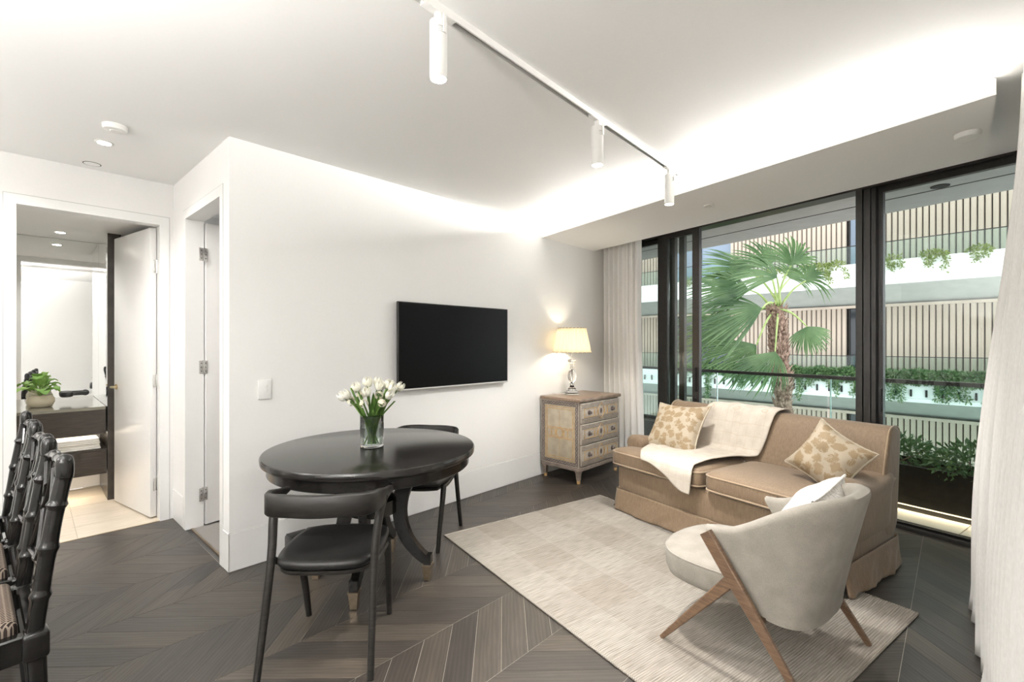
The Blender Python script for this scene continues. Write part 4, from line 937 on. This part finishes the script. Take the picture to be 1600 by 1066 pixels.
# ================================================================== BLACK BAMBOO CHAIRS
def bamboo(mb, path, r, nodes, seg=12):
    pts = []; rad = []; N = nodes * 20
    for q in range(N + 1):
        f_ = (q % 20) / 20; pts.append(curve(path, q / N)); e_ = min(q % 20, 20 - q % 20); ring = {0: 1.17, 1: 1.10}.get(e_, 1.0) if 1 < q < N - 1 else 1.0
        rad.append(r * ring * (.97 + .07 * (abs(f_ - .5) * 2) ** 3))
    return mb.tube(pts, rad, seg)
def bamboo_chair(label, loc, rz):
    t = thing('bamboo_chair', label, 'chair', (*loc, 0), rz, 'black bamboo-turned chairs in a row')   # +y forward; posts at back
    for s in (-1, 1):
        x = s * .225
        p = bamboo(MB(), [(x, -.215, .45), (x, -.235, .62), (x, -.262, .82), (x * 1.0, -.285, .95)], .0235, 4, 16)
        po = p.ob('back_post', 'bamboo_black', t)
        MB().lathe([(.0225, 0), (.0245, .02), (.0245, .05), (.021, .068), (.012, .078), (.003, .081)], 18, (x, -.287, .945)).ob('post_cap', 'bamboo_black', po)
        MB().tube([(x, -.215, .46), (x, -.218, .36), (x, -.235, 0)], [.027, .027, .019], 14).ob('leg', 'bamboo_black', t)
        MB().tube([(x * 1.04, .225, .44), (x * 1.04, .225, 0)], [.026, .02], 14).ob('leg', 'bamboo_black', t)
        box('corner_block', 'bamboo_black', t, x - .034, x + .034, -.25, -.185, .375, .465, .012, 3)
        MB().bar([(x, -.19, .42), (x * 1.02, .22, .42)], .04, .085, rnd=.25).ob('side_rail', 'bamboo_black', t)
        bamboo(MB(), [(x, -.20, .20), (x, 0, .20), (x, .22, .20)], .012, 3, 10).ob('stretcher', 'bamboo_black', t)
    for y_, w_ in ((-.215, .40), (.225, .42)): MB().bar([(-w_ / 2, y_, .42), (w_ / 2, y_, .42)], .04, .085, rnd=.25).ob('cross_rail', 'bamboo_black', t)
    bamboo(MB(), [(-.225, -.285, .955), (-.11, -.292, .972), (0, -.294, .976), (.11, -.292, .972), (.225, -.285, .955)], .016, 4).ob('top_rail', 'bamboo_black', t)
    bamboo(MB(), [(-.215, -.235, .60), (0, -.245, .60), (.215, -.235, .60)], .013, 3).ob('lower_rail', 'bamboo_black', t)
    for a_, b_ in (((-.20, .62), (.0, .94)), ((.20, .62), (.0, .94)), ((-.20, .93), (0, .62)), ((.20, .93), (0, .62)), ((-.21, .78), (-.09, .78)), ((.21, .78), (.09, .78)), ((-.19, .70), (-.10, .86)), ((.19, .70), (.10, .86))):
        yb = lambda z: -.215 - (z - .45) * .14
        bamboo(MB(), [(a_[0], yb(a_[1]), a_[1]), ((a_[0] + b_[0]) / 2, yb((a_[1] + b_[1]) / 2) - .004, (a_[1] + b_[1]) / 2), (b_[0], yb(b_[1]), b_[1])], .010, 2, 9).ob('lattice_rod', 'bamboo_black', t)
    st = MB(); st.box(-.20, .20, -.18, .215, .43, .50, .022, 4); st.ob('seat_pad', 'key_cloth', t, 60)
    return t
hd_ = Vector((-.761, .648)); p0 = Vector((-1.557, 1.522))
for i, lab in enumerate(('black bamboo-turned chair nearest the viewer in the row at left', 'black bamboo-turned chair in the middle of the row at left', 'black bamboo-turned chair farthest along the row at left')):
    # near post is the chair's right-hand one; chair faces away from the middle of the room
    rz = math.atan2(-UY, -UX) - pi / 2 + R(3.5)
    post = p0 + hd_ * .557 * i
    c_, s_ = cos(rz), sin(rz); lx, ly = (-.225, -.222)
    cand = (post.x - (lx * c_ - ly * s_), post.y - (lx * s_ + ly * c_))
    lx = .225; cand2 = (post.x - (lx * c_ - ly * s_), post.y - (lx * s_ + ly * c_))
    far = max((cand, cand2), key=lambda q: Vector(q).dot(hd_))
    bamboo_chair(lab, far, rz)

# ================================================================== SOFA
sf = thing('sofa', 'tan velvet two-seat sofa with rolled arms and a pleated skirt', 'sofa', (.85, 3.93, .0), ANG_B)   # x along, y to the back
SL, SD = 1.71, .82
MB().box(.02, SL - .02, .045, SD - .02, .12, .37, .02, 3).ob('front_rail', 'sofa_fabric', sf)
def skirt(p0, p1, nrm, seed, pleats):
    p0, p1, nrm = Vector(p0), Vector(p1), Vector(nrm); L_ = (p1 - p0).length
    def fn(s, h):
        q = 1 - h; wv_ = 0
        for pc, pw in pleats: wv_ -= .022 * math.exp(-((s - pc) / pw) ** 2) * (.3 + .7 * q)
        wv_ += q * (.030 * noise.noise((s * L_ * 5, seed, q * .9)) + .012 * noise.noise((s * L_ * 14 + q * 3, seed + 3, q)))
        return p0.lerp(p1, s) + nrm * (.012 + .035 * q + wv_) + Vector((0, 0, .016 + h * .165))
    return MB().grid(fn, max(24, int(L_ * 70)), 12).ob('skirt', 'sofa_fabric', sf, 60, solid=.005)
skirt((.02, .04, 0), (SL - .02, .04, 0), (0, -1, 0), 1.3, [(.5, .012), (.515, .01), (.0, .01), (1, .01)])
skirt((SL - .02, .04, 0), (SL - .02, SD - .01, 0), (1, 0, 0), 6.1, [(.0, .02), (1, .02)])
skirt((.02, SD - .01, 0), (.02, .04, 0), (-1, 0, 0), 9.4, [(.0, .02), (1, .02)])
skirt((SL - .02, SD - .01, 0), (.02, SD - .01, 0), (0, 1, 0), 12.4, [(.5, .02)])
# back: leaning slab with rounded top
def backring(x, inset):
    pr_ = [(.56, .34), (.60, .52), (.66, .72), (.695, .81), (.72, .852), (.76, .872), (.815, .875), (.865, .858), (.885, .82), (.875, .70), (.85, .50), (.83, .30), (.82, .17), (.62, .17)]
    c_ = Vector((.74, .55)); return [(x, c_.x + (p[0] - c_.x) * (1 - inset), c_.y + (p[1] - c_.y) * (1 - inset * .6)) for p in pr_]
MB().loft([backring(.045, .10), backring(.05, .05), backring(.065, .01), backring(.09, 0), backring(.5, -.004), backring(1.2, -.004), backring(SL - .06, 0), backring(SL - .035, .012), backring(SL - .02, .05), backring(SL - .015, .10)]).ob('backrest', 'sofa_fabric', sf, 60, sub=1)
for xe in (.055, SL - .028):
    pp = [q for q in backring(xe, .012)][1:12]
    MB().tube([curve(pp, q / 40) for q in range(41)], .0055, 7).ob('back_piping', 'sofa_piping', sf)
# arms
def arm(side):
    # side -1 left at x 0, +1 right at x SL ; section across x
    xo = .0 if side < 0 else SL; sg = 1 if side < 0 else -1
    ys = [.16, .165, .18, .21, .27, .36, .46, .56, .66, .74]
    tz = [.575, .595, .612, .620, .612, .592, .580, .585, .602, .625]
    rings = []
    for i, (y_, z_) in enumerate(zip(ys, tz)):
        k_ = (.55, .80, .93, 1, 1, 1, 1, 1, 1, 1)[i]
        w0, w1 = .085 - .085 * k_ - .012 * k_, .085 + .105 * k_
        prf = [(w0 + .022, .16), (w0 + .020, .40), (w0 + .015, z_ - .10), (w0, z_ - .055), (w0 + .012, z_ - .018), (w0 + .05, z_), (w1 - .06, z_ + .002), (w1 - .018, z_ - .018), (w1, z_ - .06), (w1 - .012, z_ - .105), (w1 - .02, .40), (w1 - .02, .16)]
        rings.append([(xo + sg * a, y_, z) for a, z in prf])
    MB().loft(rings).ob('arm', 'sofa_fabric', sf, 60, sub=1)
    pts = [Vector(r[2]) + Vector((0, 0, .03)) for r in rings[2:]]
    MB().tube([curve(pts, q / 30) for q in range(31)], .005, 7).ob('arm_piping', 'sofa_piping', sf)
arm(-1); arm(1)
# seat cushions (T shaped outline)
def seat_cushion(outline, zb, zt, crown):
    n = 88; pts = []
    o = outline + outline[:1]; Ls = [(Vector(b) - Vector(a)).length for a, b in zip(o, o[1:])]; T_ = sum(Ls)
    for q in range(n):
        d = T_ * q / n; i = 0
        while d > Ls[i]: d -= Ls[i]; i += 1
        pts.append(Vector(o[i]).lerp(Vector(o[i + 1]), d / Ls[i]))
    for _ in range(5): pts = [(pts[i - 1] + 2 * pts[i] + pts[(i + 1) % n]) / 4 for i in range(n)]
    c_ = sum(pts, Vector((0, 0))) / n; zm = (zb + zt) / 2; h2 = (zt - zb) / 2
    rings = []
    for s, z in ((.05, zb - .004), (.6, zb - .004), (.93, zb), (.985, zb + .012), (1.0, zb + .04), (1.004, zm), (1.0, zt - .04), (.985, zt - .014), (.955, zt), (.86, zt + crown * .45), (.65, zt + crown * .8), (.35, zt + crown), (.05, zt + crown * 1.05)):
        rings.append([(*(c_ + (p - c_) * s), z) for p in pts])
    cu = MB().loft(rings).ob('seat_cushion', 'sofa_fabric', sf, 70)
    for z in (zb + .016, zt - .018):
        MB().tube([(*(c_ + (p - c_) * .996), z) for p in pts + pts[:1]], .006, 7, cap=False).ob('piping', 'sofa_piping', cu)
seat_cushion([(-.01, -.025), (.845, -.025), (.845, .60), (.175, .60), (.175, .165), (-.01, .165)], .385, .515, .018)
seat_cushion([(.865, -.025), (SL + .01, -.025), (SL + .01, .165), (1.535, .165), (1.535, .60), (.865, .60)], .385, .515, .022)
# throw
def throw(s, t_):
    path = [(.905, .62), (.905, .80), (.875, .875), (.80, .893), (.72, .872), (.68, .80), (.635, .66), (.60, .565), (.54, .545), (.40, .552), (.20, .552), (.06, .545), (-.015, .530), (-.043, .48), (-.046, .42), (-.048, .34)]
    xl = [.53, .52, .50, .47, .44, .42, .38, .33, .27, .20, .22, .28, .33, .36, .365, .37]
    xr = [1.06, 1.05, 1.03, 1.01, 1.0, .985, .96, .93, .905, .85, .80, .79, .80, .805, .80, .79]
    end = .855 + .145 * smoothstep((s - .05) / .9); tt = t_ * end
    p = curve([(0, *q) for q in path], tt); x = lerp_list(xl, tt) * (1 - s) + lerp_list(xr, tt) * s
    w_ = .006 * sin(s * 9 + tt * 14) + .004 * sin(s * 23 - tt * 9)
    return (x, p.y - .012 - .4 * abs(w_) * (tt < .45), p.z + .006 + abs(w_) * (1 if .1 < tt < .8 else .2))
th_ = thing('throw_blanket', 'cream woven throw draped over the sofa back and seat', 'throw', sf.location, ANG_B)
MB().grid(throw, 40, 100).ob('cloth', 'linen_throw', th_, 80, solid=.007)

# pillows
def pillow(name, label, loc, x, z, S=.24, T=.085, mat='damask', pipe='chest_cream', N=26, sag=0):
    t = thing(name, label, 'cushion'); mb = MB()
    def pt(a, b, sg):
        X = a * S * (1 - .13 * (1 - b * b) * abs(a) ** 3); Y = b * S * (1 - .13 * (1 - a * a) * abs(b) ** 3)
        h = T * (max(0, (1 - a ** 4) * (1 - b ** 4))) ** .55 * (.75 + .25 * (1 - a * a) * (1 - b * b))
        h *= 1 + .16 * noise.noise((a * 2.2 + 4 * S, b * 2.2, sg * 3)); return (X, Y - sag * (1 - a * a) * .05 * (b > 0) * b, sg * h)
    for sg in (1, -1): mb.grid(lambda s, q, sg=sg: pt(2 * s - 1, 2 * q - 1, sg), N, N)
    mb.ob('cover', mat, t, 80)
    ring = [pt(-1 + 2 * q / 20, -1, 0) for q in range(20)] + [pt(1, -1 + 2 * q / 20, 0) for q in range(20)] + [pt(1 - 2 * q / 20, 1, 0) for q in range(20)] + [pt(-1, 1 - 2 * q / 20, 0) for q in range(21)]
    MB().tube(ring, [.006 + .0012 * (q % 2) for q in range(len(ring))], 7, cap=False).ob('piping', pipe, t)
    orient(t, loc, x, z); return t
Ms = Matrix.Translation((.85, 3.93, 0)) @ Matrix.Rotation(ANG_B, 4, 'Z')
def sl(x, y, z): return Ms @ Vector((x, y, z))
def sd_(x, y, z): return Ms.to_3x3() @ Vector((x, y, z))
pillow('damask_cushion', 'gold leaf-patterned cushion leaning in the left corner of the sofa', sl(.335, .40, .69), sd_(1, .10, .03), sd_(.08, -1, .75), .235, .085)
pillow('damask_cushion', 'gold leaf-patterned cushion tipped on its corner at the right end of the sofa', sl(1.485, .37, .685), sd_(.80, -.10, -.42), sd_(-.30, -.9, .55), .18, .095)

# ================================================================== ARMCHAIR
fx, fy = -.626, .78
ac = thing('armchair', 'cream boucle tub armchair with crossed walnut legs on the rug', 'armchair', (1.112, 1.7116, .012), math.atan2(fy, fx) - pi / 2)   # x right, y forward, origin rear-left foot
AW = .664
def shell(s, h, off):
    # s 0 left edge .. 1 right edge around the back, h 0 bottom..1 top, off = inward offset
    a = (s - .5) * 2
    ztop = .575 + .20 * smoothstep(1 - abs(a) ** 1.6) ** .9; zb_ = .245 + .02 * a * a
    z = zb_ + (ztop - zb_) * h; k_ = max(0, (z - .245) / .52)
    hw2 = .285 + .055 * min(1, k_ * 1.2) - off; yr = .035 - .115 * k_ ** 1.1 + off; ye = .018 + .712 * z
    ang = a * pi / 2
    ca, sa = cos(ang), sin(ang); e = 2 / 2.7
    X = hw2 * math.copysign(abs(sa) ** e, sa); Y = yr + (ye - yr) * (1 - abs(ca) ** e)
    return Vector((AW / 2 + X, Y, z))
def rounded_shell():
    rings = []; prof = []
    th = .055
    for q in range(13): prof.append(('o', q / 12))
    NS = 48
    for i in range(NS + 1):
        s = i / NS; r = []
        for _, h in prof: r.append(shell(s, h * .97, 0))
        top = shell(s, 1, th / 2) + Vector((0, 0, .012)); r.append(shell(s, 1, th * .12) + Vector((0, 0, .004))); r.append(top); r.append(shell(s, 1, th * .88) + Vector((0, 0, .004)))
        for _, h in prof[::-1]: r.append(shell(s, .06 + h * .91, th))
        rings.append(r)
    return MB().loft(rings)
rounded_shell().ob('shell', 'boucle', ac, 60)
# seat
so = [(.085, .16), (.045, .45), (.06, .62), (.14, .71), (.25, .745), (.332, .75), (.414, .745), (.524, .71), (.604, .62), (.619, .45), (.579, .16), (.48, .10), (.332, .085), (.184, .10)]
out = [curve([(*p, 0) for p in so + so[:1]], q / 64) for q in range(64)]; c_ = Vector((.332, .40, 0))
rings = [[(*(c_ + (p - c_) * s)[:2], z) for p in out] for s, z in ((.1, .252), (.86, .252), (.955, .268), (.99, .30), (1.0, .345), (.99, .372), (.97, .382), (.90, .392), (.6, .402), (.1, .406))]
st_ = MB().loft(rings).ob('seat', 'boucle', ac, 70)
MB().tube([(*(c_ + (p - c_) * .985)[:2], .376) for p in out + out[:1]], .005, 7, cap=False).ob('seam', 'boucle', st_)
for xs in (-.012, AW + .012):
    a0, a1 = Vector((xs, -.005, 0)), Vector((xs, .412, .566))
    ax = (a1 - a0).normalized(); MB().bar([a0.lerp(a1, q / 10) for q in range(11)], [.016 + .012 * min(1, q / 6) for q in range(11)], [.024 + .03 * min(1, q / 7) for q in range(11)], up=(0, -ax.z, ax.y), rnd=.35).ob('rear_leg', 'walnut', ac)
    b0, b1 = Vector((xs, .630, 0)), Vector((xs, .286, .415))
    ax = (b1 - b0).normalized(); MB().bar([b0.lerp(b1, q / 10) for q in range(11)], [.016 + .011 * min(1, q / 6) for q in range(11)], [.020 + .032 * q / 10 for q in range(11)], up=(0, ax.z, -ax.y), rnd=.35).ob('front_leg', 'walnut', ac)
MB().bar([(.0, .20, .262), (AW, .20, .262)], .03, .02).ob('under_rail', 'walnut', ac)
Ma = Matrix.Translation((1.112, 1.7116, .012)) @ Matrix.Rotation(math.atan2(fy, fx) - pi / 2, 4, 'Z')
pillow('fur_cushion', 'fluffy white cushion resting against the back of the cream armchair', Ma @ Vector((.42, .165, .585)), Ma.to_3x3() @ Vector((1, 0, .10)), Ma.to_3x3() @ Vector((.05, 1, .55)), .20, .09, 'white_fur', 'white_fur')

# ================================================================== BATHROOM FITTINGS
VF = -5.478; PU = .493
def ub(mb, u0, u1, v0, v1, z0, z1): return mb.prism(pr([(u0, v0), (u1, v0), (u1, v1), (u0, v1)]), z0, z1)
ep_ = MB(); ub(ep_, PU, .585, VF, BVB + .005, 0, BC - .002)
tag(ep_.ob('stone_end_panel', 'dark_stone'), 'tall dark stone panel at the end of the bathroom vanity', 'panel')
vn = thing('vanity_unit', 'dark floating bathroom vanity with an open towel shelf and drawers', 'vanity')
U0 = BU0 + .02
m = MB(); ub(m, U0, PU - .012, VF, BVB + .012, .815, .84); m.ob('worktop', 'stone_top', vn)
m = MB(); ub(m, U0, PU - .012, VF + .0, VF - .02, .60, .815); ub(m, U0, PU - .012, VF - .02, BVB + .012, .60, .62); m.ob('apron', 'dark_oak', vn)
m = MB(); ub(m, U0, PU - .004, VF, BVB + .012, .45, .465); m.ob('shelf', 'dark_oak', vn)
for a_, b_ in ((-1.5, -.75), (-.745, -.02), (-.015, PU - .006)):
    m = MB(); ub(m, a_, b_, VF + .004, VF - .016, .245, .448); m.ob('drawer', 'dark_oak', vn)
m = MB(); ub(m, U0, PU - .006, VF - .016, BVB + .012, .245, .45); m.ob('body', 'dark_oak', vn)
m = MB(); ub(m, U0, PU - .02, VF - .10, VF - .115, .590, .599); m.ob('shelf_light', 'led_strip', vn)
m = MB(); ub(m, U0, PU - .02, VF - .10, VF - .115, .235, .244); m.ob('floor_light', 'led_strip', vn)
cx_, cy_ = uv(-.35, VF - .22)
light('AREA', 'shelf_lamp', (cx_, cy_, .595), 2.2, (1, .82, .6), vn, (0, 0, ANG_U), shape='RECTANGLE', size=1.5, size_y=.05)
light('AREA', 'floor_lamp', (cx_, cy_, .24), 2.6, (1, .82, .6), vn, (0, 0, ANG_U), shape='RECTANGLE', size=1.5, size_y=.05)
m = MB(); ub(m, U0, PU - .004, BVB + .010, BVB + .002, .84, BC - .003); tag(m.ob('vanity_mirror', 'mirror'), 'large frameless mirror behind the bathroom vanity', 'mirror')
m = MB(); ub(m, PU - .010, PU - .001, VF - .003, BVB + .013, .842, BC - .003); tag(m.ob('return_mirror', 'mirror'), 'narrow mirror on the return beside the dark stone panel', 'mirror')
# black form standing in for an unidentified reflection in the mirror
tp_ = thing('reflection_stand_in', 'black round-headed shape added in place of an unidentified reflection in the vanity mirror', 'stand-in', (*uv(.387, -6.055), .925), ANG_U)
MB().bar([(.012, 0, 0), (-.10, 0, 0)], .026, .034, rnd=.4).ob('side_bar', 'black_plastic', tp_)
MB().lathe([(.032, -.030), (.046, -.022), (.048, .006), (.040, .018), (.015, .021)], 28, (-.135, 0, 0)).ob('head', 'black_plastic', tp_)
o = MB().lathe([(.028, 0), (.028, .006), (.015, .01), (.015, .05)], 20).ob('mount', 'black_plastic', tp_); o.location = (0, .062, 0); o.rotation_euler = (R(90), 0, 0)
# potted plant
x, y = -4.155, 4.09
pp_ = thing('potted_plant', 'leafy green plant in a round cream pot on the vanity', 'plant', (x, y, .84))
MB().lathe([(.055, 0), (.075, .01), (.093, .045), (.090, .075), (.078, .098), (.080, .106), (.073, .106), (.070, .09), (.02, .088)], 36).ob('pot', 'cream_ceramic', pp_)
MB().lathe([(.02, .085), (.070, .092), (.02, .096)], 24).ob('earth', 'soil', pp_)
rg = random.Random(21)
for i in range(22):
    an = i * 2.4; el = rg.uniform(.1, 1.25); L_ = rg.uniform(.10, .17); d = Vector((cos(an) * cos(el), sin(an) * cos(el), sin(el))); o_ = Vector((cos(an), sin(an), 0)); tg = Vector((-sin(an), cos(an), 0))
    p0_ = Vector((0, 0, .095)); p1_ = p0_ + d * L_ * .6 + Vector((0, 0, .035)); p2_ = p0_ + d * L_ * 1.15 + Vector((0, 0, .02))
    lf_ = MB().grid(lambda s, k_: curve([p1_ - d * .02, (p1_ + p2_) / 2 + Vector((0, 0, .012)), p2_ + Vector((0, 0, -.02))], k_) + tg * (s - .5) * .075 * sin(min(1, k_ * .95 + .04) * pi) ** .75 + Vector((0, 0, .01)) * abs(s - .5) * 2, 4, 8).ob('leaf', 'pot_leaf', pp_, 80, solid=.001)
    MB().tube([p0_, (p0_ + p1_) / 2 + Vector((0, 0, .008)), p1_], .0025, 6).ob('stalk', 'petiole_green', lf_)
# towels
def towel(u, v, z, w_, d_, h, label):
    t = thing('folded_towel', label, 'towel', (*uv(u, v), z), ANG_U, 'folded towels on the vanity shelf')
    for i in range(3):
        hh = h / 3
        pts = [(-w_ / 2 + .004 * (i % 2), -d_ / 2), (w_ / 2 - .003 * i, -d_ / 2), (w_ / 2, d_ / 2), (-w_ / 2, d_ / 2)]
        MB().box(pts[0][0], pts[1][0], -d_ / 2 + .004 * i, d_ / 2, hh * i, hh * (i + 1) + .001, hh * .42, 3).ob('fold', 'towel', t, 60)
for i, (u_, lab) in enumerate(((.30, 'white folded towel at the right end of the shelf'), (-.06, 'white folded towel in the middle of the shelf'), (-.42, 'white folded towel at the left of the shelf'))):
    for k_ in range(2): towel(u_ + .006 * k_, VF - .14, .466 + k_ * .046, .30 - .02 * k_, .24, .044, ('lower ' if k_ == 0 else 'upper ') + lab)
m = MB().box(-.05, .05, -.04, .04, 0, .014, .004); o = tag(m.ob('soap_dish', 'trim_paint'), 'small white tray on the vanity near the door jamb', 'tray'); o.location = (*uv(-.475, VF - .06), .8405); o.rotation_euler = (0, 0, ANG_U)
for i, (u_, v_) in enumerate(((-.2, -5.2), (-1.0, -5.3), (.2, -5.75))):  # downlights added as fill to brighten the bathroom
    x, y = uv(u_, v_)
    round_ceiling('ceiling_downlight', 'added bathroom fill downlight ' + ('in front of the vanity', 'at the far left', 'above the vanity corner')[i], 'downlight', x, y, BC, .045, .004, lens='downlight_lens', energy=8)
